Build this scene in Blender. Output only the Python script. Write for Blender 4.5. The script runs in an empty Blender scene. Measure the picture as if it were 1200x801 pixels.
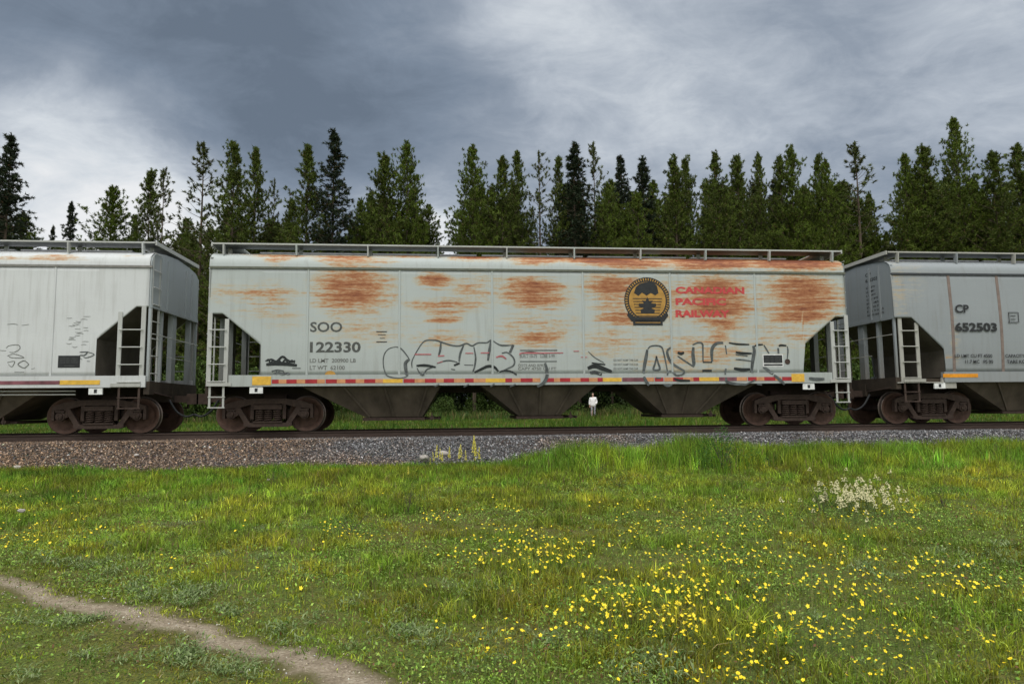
import bpy, math, random
import numpy as np
from math import sin, cos, pi, radians, atan
from mathutils import Vector, Matrix

S = bpy.context.scene
COL = S.collection
rng = np.random.default_rng(7)
random.seed(7)

# ------------------------------------------------------------------ camera
F = 800.0                                  # focal length in pixels of a 1200 wide frame (24 mm)
YAW, PITCH, ROLL = radians(5.4), radians(5.4), atan(.0092)
CAM = np.array([0, 0, 0.6])
fw = np.array([sin(YAW)*cos(PITCH), cos(YAW)*cos(PITCH), sin(PITCH)])
r0 = np.array([cos(YAW), -sin(YAW), 0.0]); u0 = np.cross(r0, fw)
rt = r0*cos(ROLL)-u0*sin(ROLL); up = u0*cos(ROLL)+r0*sin(ROLL)
cam_d = bpy.data.cameras.new('camera'); cam = bpy.data.objects.new('camera', cam_d); COL.objects.link(cam)
cam_d.lens = 24; cam_d.sensor_width = 36; cam_d.clip_start = 0.05; cam_d.clip_end = 3000
cam.matrix_world = Matrix(((rt[0], up[0], -fw[0], CAM[0]), (rt[1], up[1], -fw[1], CAM[1]), (rt[2], up[2], -fw[2], CAM[2]), (0, 0, 0, 1)))
S.camera = cam
S.view_settings.view_transform = 'Standard'; S.view_settings.look = 'None'
S.view_settings.exposure = 0.14; S.view_settings.gamma = 1.0
S.view_settings.use_curve_mapping = False
S.cycles.use_denoising = True
S.cycles.max_bounces = 5; S.cycles.diffuse_bounces = 2; S.cycles.glossy_bounces = 2; S.cycles.transparent_max_bounces = 4

def ray(x, y): return fw+rt*(x-600)/F+up*(400.5-y)/F
def onY(x, y, Y=17.57):                    # survey helper: image point -> (X, Z) on a vertical plane
    d = ray(x, y); t = (Y-CAM[1])/d[1]; p = CAM+d*t; return float(p[0]), float(p[2])
def onZ(x, y, Z):                          # image point -> (X, Y) on a level plane
    d = ray(x, y); t = (Z-CAM[2])/d[2]; p = CAM+d*t; return float(p[0]), float(p[1])

# ------------------------------------------------------------------ node helpers
def newmat(name):
    m = bpy.data.materials.new(name); m.use_nodes = True
    nt = m.node_tree; b = nt.nodes['Principled BSDF']
    return m, nt, b
class G:
    def __init__(s, nt): s.nt = nt
    def n(s, t, **k):
        o = s.nt.nodes.new(t)
        for a, v in k.items(): setattr(o, a, v)
        return o
    def l(s, a, b): s.nt.links.new(a, b)
    def val(s, sock, v):
        if hasattr(v, 'is_output'): s.l(v, sock)
        else: sock.default_value = v
    def m(s, op, a, b=0.0, c=None, clamp=False):
        o = s.n('ShaderNodeMath', operation=op, use_clamp=clamp)
        s.val(o.inputs[0], a); s.val(o.inputs[1], b)
        if c is not None: s.val(o.inputs[2], c)
        return o.outputs[0]
    def v(s, op, a, b=(0, 0, 0)):
        o = s.n('ShaderNodeVectorMath', operation=op)
        s.val(o.inputs[0], a)
        if op == 'SCALE': s.val(o.inputs[3], b)
        else: s.val(o.inputs[1], b)
        return o.outputs['Value'] if op == 'DOT_PRODUCT' else o.outputs['Vector']
    def noise(s, vec, scale, detail=4, rough=.55, dist=0.0):
        o = s.n('ShaderNodeTexNoise'); s.l(vec, o.inputs['Vector'])
        o.inputs['Scale'].default_value = scale; o.inputs['Detail'].default_value = detail
        o.inputs['Roughness'].default_value = rough; o.inputs['Distortion'].default_value = dist
        return o.outputs['Fac'], o.outputs['Color']
    def ramp(s, fac, stops, interp='LINEAR'):
        o = s.n('ShaderNodeValToRGB'); s.l(fac, o.inputs[0]); e = o.color_ramp.elements
        o.color_ramp.interpolation = interp
        while len(e) < len(stops): e.new(0.5)
        for i, (p, c) in enumerate(stops):
            e[i].position = p; e[i].color = (*c, 1) if len(c) == 3 else c
        return o.outputs['Color']
    def mix(s, fac, a, b, t='MIX'):
        o = s.n('ShaderNodeMix', data_type='RGBA', blend_type=t)
        s.val(o.inputs[0], fac)
        for k, q in ((6, a), (7, b)):
            if hasattr(q, 'is_output'): s.l(q, o.inputs[k])
            else: o.inputs[k].default_value = (*q, 1)
        return o.outputs[2]
    def coord(s, which='Object'): return s.n('ShaderNodeTexCoord').outputs[which]
    def mapping(s, vec, scale=(1, 1, 1), loc=(0, 0, 0)):
        o = s.n('ShaderNodeMapping'); s.l(vec, o.inputs[0])
        o.inputs['Scale'].default_value = scale; o.inputs['Location'].default_value = loc
        return o.outputs[0]
    def bump(s, b, h, strength=.3, dist=.02):
        o = s.n('ShaderNodeBump'); o.inputs['Strength'].default_value = strength; o.inputs['Distance'].default_value = dist
        s.l(h, o.inputs['Height']); s.l(o.outputs[0], b.inputs['Normal'])

# ------------------------------------------------------------------ sky and sun
SUN_EL, SUN_AZ = radians(52), radians(205)          # azimuth measured from +Y towards +X: behind the camera
W = bpy.data.worlds.new("World"); S.world = W; W.use_nodes = True
nt = W.node_tree; nt.nodes.clear(); g = G(nt)
out = g.n('ShaderNodeOutputWorld')
sky = g.n('ShaderNodeTexSky', sky_type='NISHITA', sun_disc=False)
sky.sun_elevation = SUN_EL; sky.sun_rotation = SUN_AZ
N = g.coord('Generated')
sx = g.n('ShaderNodeSeparateXYZ'); g.l(N, sx.inputs[0])
zz = g.m('ADD', g.m('MAXIMUM', sx.outputs[2], 0.0), .22)
px_ = g.m('DIVIDE', sx.outputs[0], zz); py_ = g.m('DIVIDE', sx.outputs[1], zz)
cb = g.n('ShaderNodeCombineXYZ'); g.l(px_, cb.inputs[0]); g.l(py_, cb.inputs[1])
n1, n1c = g.noise(cb.outputs[0], .8, 6, .55)
dist = g.v('SCALE', g.v('SUBTRACT', n1c, (.5, .5, .5)), .30)
Nd = g.v('ADD', N, dist)
n2, _ = g.noise(g.mapping(cb.outputs[0], (1.0, 1.25, 1), (3.1, .4, 0)), 1.5, 9, .62, .5)
n3, _ = g.noise(g.mapping(cb.outputs[0], (1, 1.2, 1), (1, 7, 0)), 5.5, 8, .65, .6)
blobs = [(50, 235, 70, .58), (215, 255, 130, .42), (90, 150, 200, .20), (230, 120, 150, -.10), (0, 20, 25, -.22), (230, 60, 60, -.12), (1000, 120, 25, .10), (520, 262, 420, .72), (700, 110, 60, .22), (620, 70, 250, .16),
         (20, 30, 60, -.05), (330, 90, 30, -.17), (560, 130, 60, -.20), (440, 160, 60, -.12), (640, 170, 260, -.12), (1000, 60, 60, -.08), (800, 60, 60, .08),
         (930, 150, 120, .06), (1130, 60, 80, .05), (1060, 215, 60, -.12), (960, 90, 200, -.06), (430, 225, 500, .22)]
s_ = .48
acc = g.m('ADD', s_, g.m('MULTIPLY', g.m('SUBTRACT', n2, .5), .85))
acc = g.m('ADD', acc, g.m('MULTIPLY', g.m('SUBTRACT', n3, .5), .42))
for bx, by, k, a in blobs:
    d = ray(bx, by); d = d/np.linalg.norm(d)
    e = g.m('EXPONENT', g.m('MULTIPLY', g.m('SUBTRACT', g.v('DOT_PRODUCT', g.v('NORMALIZE', Nd), tuple(d)), 1.0), float(k)))
    acc = g.m('MULTIPLY_ADD', e, a, acc)
cl0 = g.ramp(acc, [(0.0, (.130, .165, .215)), (.22, (.190, .235, .300)), (.42, (.275, .320, .385)), (.60, (.42, .465, .525)), (.80, (.62, .66, .70)), (1.0, (.80, .81, .82))])
nb_ = g.n('ShaderNodeMapRange', interpolation_type='SMOOTHSTEP'); g.l(sx.outputs[1], nb_.inputs[0]); nb_.inputs[1].default_value = .3; nb_.inputs[2].default_value = -.4
nz_ = g.n('ShaderNodeMapRange', interpolation_type='SMOOTHSTEP'); g.l(sx.outputs[2], nz_.inputs[0]); nz_.inputs[1].default_value = .55; nz_.inputs[2].default_value = .9
cl = g.mix(g.m('MAXIMUM', nb_.outputs[0], nz_.outputs[0]), cl0, (.44, .445, .44))
# brighter cloud overhead and behind the camera
back = g.n('ShaderNodeMapRange', interpolation_type='SMOOTHSTEP'); g.l(sx.outputs[1], back.inputs[0])
back.inputs[1].default_value = .35; back.inputs[2].default_value = -.75; back.inputs[3].default_value = 1.0; back.inputs[4].default_value = 2.0
zen = g.n('ShaderNodeMapRange', interpolation_type='SMOOTHSTEP'); g.l(sx.outputs[2], zen.inputs[0])
zen.inputs[1].default_value = .55; zen.inputs[2].default_value = 1.0; zen.inputs[3].default_value = 1.0; zen.inputs[4].default_value = 3.8
bc = g.n('ShaderNodeBackground'); g.l(cl, bc.inputs[0]); g.l(g.m('MULTIPLY', back.outputs[0], zen.outputs[0]), bc.inputs[1])
bs = g.n('ShaderNodeBackground'); g.l(sky.outputs[0], bs.inputs[0]); bs.inputs[1].default_value = .08
mx = g.n('ShaderNodeMixShader'); mx.inputs[0].default_value = .93
g.l(bs.outputs[0], mx.inputs[1]); g.l(bc.outputs[0], mx.inputs[2]); g.l(mx.outputs[0], out.inputs[0])

sl = bpy.data.lights.new('sun', 'SUN'); sl.energy = 1.1; sl.angle = radians(25); sl.color = (1, .96, .9)
so = bpy.data.objects.new('sun', sl); COL.objects.link(so); so.location = (-20, -40, 60)
sd = Vector((sin(SUN_AZ)*cos(SUN_EL), cos(SUN_AZ)*cos(SUN_EL), sin(SUN_EL)))
so.rotation_euler = sd.to_track_quat('Z', 'Y').to_euler()

# ------------------------------------------------------------------ object helpers
def tag(o, label=None, cat=None, group=None, kind=None):
    if label: o['label'] = label
    if cat: o['category'] = cat
    if group: o['group'] = group
    if kind: o['kind'] = kind
    return o
def empty(name, loc, label, cat, group=None):
    o = bpy.data.objects.new(name, None); COL.objects.link(o); o.location = loc; o.empty_display_size = .3
    return tag(o, label, cat, group)
def link(name, me, parent=None, loc=(0, 0, 0)):
    o = bpy.data.objects.new(name, me); COL.objects.link(o); o.location = loc
    if parent: o.parent = parent
    return o
class MB:
    def __init__(s): s.v = []; s.f = []; s.mi = []
    def add(s, vs, fs, mi=0):
        n = len(s.v); s.v += [tuple(map(float, p)) for p in vs]; s.f += [[n+i for i in q] for q in fs]; s.mi += [mi]*len(fs)
    def box(s, a, b, mi=0):
        x0, y0, z0 = a; x1, y1, z1 = b
        s.add([(x0, y0, z0), (x1, y0, z0), (x1, y1, z0), (x0, y1, z0), (x0, y0, z1), (x1, y0, z1), (x1, y1, z1), (x0, y1, z1)],
              [(0, 3, 2, 1), (4, 5, 6, 7), (0, 1, 5, 4), (1, 2, 6, 5), (2, 3, 7, 6), (3, 0, 4, 7)], mi)
    def bar(s, p, q, w, h, mi=0, upv=(0, 0, 1)):       # rectangular bar between two points
        p = Vector(p); q = Vector(q); d = (q-p).normalized(); u = Vector(upv)
        if abs(d.dot(u)) > .98: u = Vector((0, 1, 0))
        a = d.cross(u).normalized(); b = a.cross(d)
        vs = [e+a*(i*w/2)+b*(j*h/2) for e in (p, q) for i, j in ((-1, -1), (1, -1), (1, 1), (-1, 1))]
        s.add(vs, [(0, 1, 2, 3), (7, 6, 5, 4), (0, 4, 5, 1), (1, 5, 6, 2), (2, 6, 7, 3), (3, 7, 4, 0)], mi)
    def tube(s, pts, r, n=6, mi=0, r2=None):
        pts = [Vector(p) for p in pts]; rings = []
        for i, p in enumerate(pts):
            d = (pts[min(i+1, len(pts)-1)]-pts[max(i-1, 0)]).normalized()
            u = Vector((0, 0, 1)) if abs(d.z) < .9 else Vector((1, 0, 0))
            a = d.cross(u).normalized(); b = a.cross(d)
            rr = r if r2 is None else r+(r2-r)*i/(len(pts)-1)
            rings.append([p+a*cos(2*pi*k/n)*rr+b*sin(2*pi*k/n)*rr for k in range(n)])
        vs = [v for R in rings for v in R]; fs = []
        for i in range(len(pts)-1):
            for k in range(n): fs.append((i*n+k, i*n+(k+1) % n, (i+1)*n+(k+1) % n, (i+1)*n+k))
        fs.append(tuple(range(n))[::-1]); fs.append(tuple((len(pts)-1)*n+k for k in range(n)))
        s.add(vs, fs, mi)
    def prism(s, poly, y0, y1, mi=0):                  # polygon in XZ extruded along Y
        n = len(poly)
        vs = [(x, y0, z) for x, z in poly]+[(x, y1, z) for x, z in poly]
        s.add(vs, [tuple(range(n)), tuple(range(n, 2*n))[::-1]]+[(i, (i+1) % n+0, (i+1) % n+n, i+n)[::-1] for i in range(n)], mi)
    def cyl(s, c, axis, r, h, n=16, mi=0, prof=None):  # lathe along an axis; prof = [(offset, radius)]
        prof = prof or [(-h/2, 0), (-h/2, r), (h/2, r), (h/2, 0)]
        ax = Vector(axis).normalized(); u = Vector((0, 0, 1)) if abs(ax.z) < .9 else Vector((1, 0, 0))
        a = ax.cross(u).normalized(); b = a.cross(ax); c = Vector(c); vs = []; fs = []
        for o_, rr in prof:
            for k in range(n): vs.append(c+ax*o_+(a*cos(2*pi*k/n)+b*sin(2*pi*k/n))*max(rr, 1e-4))
        for i in range(len(prof)-1):
            for k in range(n): fs.append((i*n+k, i*n+(k+1) % n, (i+1)*n+(k+1) % n, (i+1)*n+k))
        s.add(vs, fs, mi)
    def build(s, name, mats, parent=None, off=(0, 0, 0), smooth=False):
        me = bpy.data.meshes.new(name)
        vs = [(v[0]-off[0], v[1]-off[1], v[2]-off[2]) for v in s.v]
        me.from_pydata(vs, [], s.f)
        for m in (mats if isinstance(mats, (list, tuple)) else [mats]): me.materials.append(m)
        me.polygons.foreach_set('material_index', s.mi)
        if smooth: me.polygons.foreach_set('use_smooth', [True]*len(s.f))
        me.validate(); me.update()
        return link(name, me, parent)
def np_mesh(name, verts, faces_flat, sizes, mats, mi=None, color=None, fl=None, smooth=False):
    me = bpy.data.meshes.new(name)
    nv = len(verts); nl = len(faces_flat); nf = len(sizes)
    me.vertices.add(nv); me.vertices.foreach_set('co', np.ascontiguousarray(verts, dtype=np.float32).ravel())
    me.loops.add(nl); me.loops.foreach_set('vertex_index', np.asarray(faces_flat, dtype=np.int32))
    me.polygons.add(nf)
    st = np.concatenate([[0], np.cumsum(sizes)[:-1]]).astype(np.int32)
    me.polygons.foreach_set('loop_start', st); me.polygons.foreach_set('loop_total', np.asarray(sizes, dtype=np.int32))
    for m in mats: me.materials.append(m)
    if mi is not None: me.polygons.foreach_set('material_index', np.asarray(mi, dtype=np.int32))
    if smooth: me.polygons.foreach_set('use_smooth', np.ones(nf, dtype=bool))
    me.update(calc_edges=True)
    if color is not None:
        a = me.color_attributes.new('col', 'FLOAT_COLOR', 'POINT')
        c = np.ones((nv, 4), np.float32); c[:, :3] = color; a.data.foreach_set('color', c.ravel())
    if fl is not None:
        for k, arr in fl.items():
            a = me.attributes.new(k, 'FLOAT', 'POINT'); a.data.foreach_set('value', np.asarray(arr, np.float32))
    return me

# value noise on arrays
_lat = np.random.default_rng(11).random((256, 256))
def vnoise(x, y):
    xi = np.floor(x).astype(int); yi = np.floor(y).astype(int); fx = x-xi; fy = y-yi
    fx = fx*fx*(3-2*fx); fy = fy*fy*(3-2*fy)
    g_ = lambda i, j: _lat[i % 256, j % 256]
    return (g_(xi, yi)*(1-fx)+g_(xi+1, yi)*fx)*(1-fy)+(g_(xi, yi+1)*(1-fx)+g_(xi+1, yi+1)*fx)*fy
def fbm(x, y, o=4):
    a = 0; w = .5; t = 0
    for i in range(o): a = a+w*vnoise(x*2**i+17*i, y*2**i+5*i); t += w; w *= .5
    return a/t
def sstep(a, b, x):
    t = np.clip((x-a)/(b-a), 0, 1); return t*t*(3-2*t)

# ------------------------------------------------------------------ materials
def plain(name, col, rough=.7, metal=0.0, var=.25, scale=8, stretch=(1, 1, 1), bump=0.0, spec=.3):
    m, nt, b = newmat(name); g = G(nt)
    f, _ = g.noise(g.mapping(g.coord(), stretch), scale, 5, .6)
    c = g.ramp(f, [(.25, tuple(k*(1-var) for k in col)), (.75, tuple(min(1, k*(1+var)) for k in col))])
    g.l(c, b.inputs['Base Color']); b.inputs['Roughness'].default_value = rough; b.inputs['Metallic'].default_value = metal
    b.inputs['Specular IOR Level'].default_value = spec
    if bump: g.bump(b, f, bump, .01)
    return m
def paint(name, base, grime=(.16, .14, .11), gamt=.5, dirt_low=.3, rust=True):
    m, nt, b = newmat(name); g = G(nt); co = g.coord()
    big, _ = g.noise(g.mapping(co, (.5, .5, .9)), 1.3, 4, .6)
    ver, _ = g.noise(g.mapping(co, (6, 6, .35)), 1.6, 5, .65)
    hor, _ = g.noise(g.mapping(co, (.45, .45, 9)), 1.5, 5, .6)
    fin, _ = g.noise(co, 30, 5, .6)
    c = g.mix(g.m('MULTIPLY', g.m('SUBTRACT', big, .38, clamp=True), 1.1, clamp=True), base, tuple(k*.83 for k in base))
    c = g.mix(g.m('MULTIPLY', g.m('SUBTRACT', ver, .52, clamp=True), 2.2*gamt, clamp=True), c, grime)
    c = g.mix(g.m('MULTIPLY', g.m('SUBTRACT', hor, .55, clamp=True), 1.2*gamt, clamp=True), c, tuple(k*.72 for k in base))
    c = g.mix(g.m('MULTIPLY', g.m('SUBTRACT', fin, .5, clamp=True), .5, clamp=True), c, tuple(k*.6 for k in base))
    sp = g.n('ShaderNodeSeparateXYZ'); g.l(co, sp.inputs[0])
    low = g.n('ShaderNodeMapRange'); g.l(sp.outputs[2], low.inputs[0])
    low.inputs[1].default_value = 2.3; low.inputs[2].default_value = 1.2; low.inputs[3].default_value = 0; low.inputs[4].default_value = dirt_low
    c = g.mix(g.m('MULTIPLY', low.outputs[0], g.m('ADD', ver, .25), clamp=True), c, grime)
    if rust:
        at = g.n('ShaderNodeAttribute'); at.attribute_name = 'rust'
        s1, _ = g.noise(g.mapping(co, (.55, .55, 11)), 1.6, 8, .72, .15)
        s2, _ = g.noise(g.mapping(co, (3, 3, 9)), 2.2, 7, .7)
        nn = g.m('ADD', g.m('MULTIPLY', s1, .62), g.m('MULTIPLY', s2, .38))
        nn = g.m('SUBTRACT', nn, .5)
        gate = g.m('MULTIPLY', at.outputs['Fac'], 3.0, clamp=True)
        v = g.m('ADD', g.m('MULTIPLY', at.outputs['Fac'], .66), g.m('MULTIPLY', g.m('MULTIPLY', nn, 3.0), gate))
        a1 = g.ramp(v, [(.06, (0, 0, 0)), (.28, (.55, .55, .55)), (.5, (.92, .92, .92)), (.8, (1, 1, 1))])
        rc = g.ramp(v, [(.10, (.50, .44, .30)), (.30, (.47, .33, .16)), (.46, (.45, .23, .095)), (.62, (.37, .150, .060)), (.82, (.27, .095, .042)), (1.0, (.19, .065, .036))])
        c = g.mix(a1, c, rc)
    g.l(c, b.inputs['Base Color']); b.inputs['Roughness'].default_value = .62; b.inputs['Specular IOR Level'].default_value = .28
    g.bump(b, g.m('ADD', big, g.m('MULTIPLY', fin, .15)), .12, .03)
    return m
M = {}
M['paintC'] = paint('pale grey green paint', (.435, .475, .465), gamt=.5, dirt_low=.25)
M['paintL'] = paint('off white paint', (.60, .62, .625), gamt=.5, dirt_low=.15)
M['paintR'] = paint('mid grey paint', (.285, .31, .325), gamt=.5, dirt_low=.25)
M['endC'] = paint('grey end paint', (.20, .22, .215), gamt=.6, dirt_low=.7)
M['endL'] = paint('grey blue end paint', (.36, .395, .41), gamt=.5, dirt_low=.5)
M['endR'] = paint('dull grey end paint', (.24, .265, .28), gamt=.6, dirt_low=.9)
M['ribR'] = plain('rusty rib paint', (.20, .155, .135), .7)
M['chordC'] = plain('dark chord', (.13, .14, .11), .7)
M['chordL'] = plain('grey chord', (.22, .215, .20), .7)
M['chordR'] = plain('dark seam', (.05, .055, .06), .7)
M['grate'] = plain('galvanised grating', (.17, .175, .18), .55, .3)
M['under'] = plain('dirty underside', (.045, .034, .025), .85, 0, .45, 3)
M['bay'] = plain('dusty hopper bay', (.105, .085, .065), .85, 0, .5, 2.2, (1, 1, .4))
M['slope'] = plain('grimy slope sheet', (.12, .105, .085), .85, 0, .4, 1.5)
M['steel'] = plain('brown truck steel', (.060, .040, .032), .75, .1, .4, 9, bump=.2)
M['wheel'] = plain('rusty wheel steel', (.10, .058, .043), .65, .2, .4, 7, bump=.15)
M['tread'] = plain('worn tread', (.16, .13, .115), .4, .7)
M['ladder'] = paint('ladder paint', (.46, .47, .45), gamt=.4, dirt_low=.2, rust=False)
M['ladderR'] = paint('dull ladder paint', (.40, .395, .36), gamt=.4, dirt_low=.2, rust=False)
M['black'] = plain('black stencil', (.028, .030, .032), .7)
M['faded'] = plain('faded stencil', (.085, .09, .085), .7, 0, .5, 20)
M['greyink'] = plain('worn small stencil', (.16, .165, .155), .7, 0, .5, 30)
M['red'] = plain('red lettering', (.50, .065, .065), .6)
M['gold'] = plain('ochre gold', (.42, .235, .055), .6)
M['spray'] = plain('faded spray paint', (.085, .095, .095), .7, 0, .6, 12)
M['sprayk'] = plain('black spray paint', (.02, .024, .024), .7, 0, .3, 12)
M['sprayr'] = plain('red spray paint', (.42, .13, .14), .7, 0, .4, 12)
M['tred'] = plain('red reflector', (.36, .03, .035), .45)
M['tora'] = plain('orange reflector', (.55, .26, .12), .45)
M['tyel'] = plain('yellow reflector', (.70, .42, .06), .45)
M['tmar'] = plain('faded maroon reflector', (.19, .07, .085), .6, 0, .5, 4)
M['white'] = plain('white plate', (.72, .73, .72), .6)
M['orange'] = plain('orange stripe', (.72, .28, .015), .5)
M['rail'] = plain('rail web rust', (.075, .052, .042), .7, .2, .3, 4, (1, 8, 8))
M['railtop'] = plain('rail head', (.20, .19, .19), .35, .8)

# ------------------------------------------------------------------ ground
TC = 19.17
def hgt(x, y):
    x = np.asarray(x, float); y = np.asarray(y, float)
    n = fbm(x*.45+50, y*.45+50, 4)-.5
    n2_ = fbm(x*2.2+9, y*2.2+3, 3)-.5
    amp = np.where(y > 24, .5, 1)*np.clip(1-np.abs(y-TC)/2.0*0, 0, 1)
    near = -1.0+.18*n*amp+.035*n2_+sstep(10.5, 16.2, y)*(.17+.16*sstep(1, 6, x)+.10*sstep(-6, -12, x))
    far = -.85+sstep(22, 32, y)*.5+sstep(32, 60, y)*.14+.12*n
    t = sstep(17.0, 18.0, y)
    return near*(1-t)+far*t-.15*sstep(17, 18, y)*(1-sstep(20.5, 23, y))
PATH = [(-9.5, 9.3), (-6.0, 7.75), (-3.93, 6.78), (-2.9, 6.05), (-1.98, 5.42), (-1.2, 4.80), (-.63, 4.30), (0.1, 3.6), (1.0, 2.6)]
def path_dist(x, y):
    best = np.full(np.shape(x), 1e9); side = np.zeros(np.shape(x))
    for (ax, ay), (bx, by) in zip(PATH[:-1], PATH[1:]):
        dx, dy = bx-ax, by-ay; t = np.clip(((x-ax)*dx+(y-ay)*dy)/(dx*dx+dy*dy), 0, 1)
        ex = x-(ax+t*dx); ey = y-(ay+t*dy); d = np.hypot(ex, ey)
        sgn = np.sign(dx*ey-dy*ex)
        side = np.where(d < best, sgn, side); best = np.minimum(best, d)
    return best, side                                   # side > 0: far side of the path, < 0: camera side
xs = np.concatenate([np.linspace(-400, -40, 16)[:-1], np.linspace(-40, -12, 40)[:-1], np.linspace(-12, 16, 260)[:-1], np.linspace(16, 60, 60)[:-1], np.linspace(60, 400, 16)])
ys = np.concatenate([np.linspace(-60, 1, 14)[:-1], np.linspace(1, 9, 120)[:-1], np.linspace(9, 18, 90)[:-1], np.linspace(18, 60, 80)[:-1], np.linspace(60, 700, 20)])
def grid_mesh(name, xs, ys, zf, mat):
    X, Y = np.meshgrid(xs, ys, indexing='ij'); Z = zf(X, Y)
    V = np.stack([X, Y, Z], -1).reshape(-1, 3); ny = len(ys)
    i, j = np.meshgrid(np.arange(len(xs)-1), np.arange(ny-1), indexing='ij')
    a = (i*ny+j).ravel(); Fq = np.stack([a, a+ny, a+ny+1, a+1], 1)
    return np_mesh(name, V, Fq.ravel(), np.full(len(Fq), 4), [mat], smooth=True)
gm, nt, b = newmat('field soil and moss'); g = G(nt); co = g.coord()
a1, _ = g.noise(co, .55, 5, .6); a2, _ = g.noise(co, 7, 6, .65); a3, _ = g.noise(co, 60, 4, .6)
c = g.ramp(g.m('ADD', g.m('MULTIPLY', a1, .5), g.m('MULTIPLY', a2, .5)), [(.34, (.13, .095, .050)), (.45, (.145, .145, .036)), (.56, (.115, .155, .030)), (.7, (.14, .125, .055))])
c = g.mix(g.ramp(a3, [(.40, (0, 0, 0)), (.60, (.8, .8, .8))]), c, (.035, .045, .014))
g.l(c, b.inputs['Base Color']); b.inputs['Roughness'].default_value = .95; b.inputs['Specular IOR Level'].default_value = .1
g.bump(b, g.m('ADD', a2, g.m('MULTIPLY', a3, .5)), .8, .03)
ground = link('ground', grid_mesh('ground', xs, ys, hgt, gm)); tag(ground, kind='structure')

# dirt footpath, a sheet that follows the ground
pm, nt, b = newmat('trodden dirt'); g = G(nt); co = g.coord()
a1, _ = g.noise(g.mapping(co, (1, 1, 1)), 5, 6, .65); a2, _ = g.noise(co, 45, 5, .65); a3, _ = g.noise(g.mapping(co, (1, 2.4, 1)), 110, 3, .6)
c = g.ramp(g.m('ADD', g.m('MULTIPLY', a1, .45), g.m('MULTIPLY', a2, .55)), [(.33, (.17, .135, .09)), (.5, (.37, .30, .215)), (.62, (.60, .52, .40))])
c = g.mix(g.m('MULTIPLY', a3, .55), c, (.10, .08, .055))
at = g.n('ShaderNodeAttribute'); at.attribute_name = 'edge'
ef = g.ramp(g.m('ADD', at.outputs['Fac'], g.m('MULTIPLY', g.m('SUBTRACT', a1, .5), 1.6)), [(.20, (0, 0, 0)), (.75, (1, 1, 1))])
c = g.mix(ef, c, (.12, .11, .045))
g.l(c, b.inputs['Base Color']); b.inputs['Roughness'].default_value = .95; b.inputs['Specular IOR Level'].default_value = .1
g.bump(b, g.m('ADD', a2, a3), .7, .02)
pv = []; pf = []; pe = []; P = np.array(PATH); tt = np.linspace(0, len(P)-1.001, 260); K = 14
for i, t in enumerate(tt):
    k = int(t); f = t-k; p = P[k]*(1-f)+P[k+1]*f; d = P[k+1]-P[k]; d = d/np.linalg.norm(d); nrm = np.array([-d[1], d[0]])
    wl = .04+.24*fbm(np.array(t*1.7), np.array(3.0))+.10*fbm(np.array(t*9.), np.array(31.))
    wr = .04+.24*fbm(np.array(t*1.9), np.array(13.))+.12*fbm(np.array(t*8.), np.array(51.))
    for j in range(K):
        q = p+nrm*(-wr+(wl+wr)*j/(K-1)); e = min(j, K-1-j)
        z = float(hgt(q[0], q[1]))+(-.02 if e == 0 else .004 if e == 1 else .008)
        pv.append((q[0], q[1], z)); pe.append(1-min(1, e/6.0))
    if i: pf += [((i-1)*K+j, i*K+j, i*K+j+1, (i-1)*K+j+1) for j in range(K-1)]
me = bpy.data.meshes.new('path'); me.from_pydata(pv, [], pf); me.materials.append(pm)
me.polygons.foreach_set('use_smooth', [True]*len(pf)); at_ = me.attributes.new('edge', 'FLOAT', 'POINT'); at_.data.foreach_set('value', pe); tag(link('path', me), kind='structure')

# ballast bed
bm_, nt, b = newmat('crushed stone bed'); g = G(nt); co = g.coord()
vo = g.n('ShaderNodeTexVoronoi'); g.l(co, vo.inputs['Vector']); vo.inputs['Scale'].default_value = 26
a1, _ = g.noise(co, .35, 3, .5)
tint = g.mix(g.ramp(a1, [(.42, (0, 0, 0)), (.6, (1, 1, 1))]), (.09, .09, .093), (.09, .065, .05))
c = g.mix(.75, tint, vo.outputs['Color'], 'MULTIPLY'); c = g.mix(.5, c, tint)
g.l(c, b.inputs['Base Color']); b.inputs['Roughness'].default_value = .9
g.bump(b, vo.outputs['Distance'], 1.0, .04)
def ballz(x, y):
    d = np.abs(y-TC); top = -.185
    sl_ = top-(d-1.75)*.52
    return np.where(d < 1.75, top, sl_)+.03*(fbm(x*1.3, y*1.3, 2)-.5)
bx_ = np.linspace(-60, 70, 520); by_ = np.concatenate([np.linspace(TC-3.2, TC-1.75, 10)[:-1], np.linspace(TC-1.75, TC+1.75, 8)[:-1], np.linspace(TC+1.75, TC+3.2, 10)])
bal = link('track_bed', grid_mesh('track_bed', bx_, by_, ballz, bm_)); tag(bal, kind='structure')

def attr_mat(name, rough=.8, trans=0.0, spec=.2, var=0.0):
    m, nt, b = newmat(name); g = G(nt)
    at = g.n('ShaderNodeAttribute'); at.attribute_name = 'col'
    g.l(at.outputs['Color'], b.inputs['Base Color']); b.inputs['Roughness'].default_value = rough
    b.inputs['Specular IOR Level'].default_value = spec
    if trans:
        tr = g.n('ShaderNodeBsdfTranslucent'); g.l(at.outputs['Color'], tr.inputs[0])
        mx = g.n('ShaderNodeMixShader'); mx.inputs[0].default_value = trans
        g.l(b.outputs[0], mx.inputs[1]); g.l(tr.outputs[0], mx.inputs[2])
        g.l(mx.outputs[0], nt.nodes['Material Output'].inputs[0])
    return m
M['stone'] = attr_mat('ballast stone', .85)
M['blade'] = attr_mat('grass blade', .6, .25, .25)
M['needle'] = attr_mat('pine needles', .65, .12, .2)
M['leaf'] = attr_mat('green leaf', .6, .2, .25)
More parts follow.
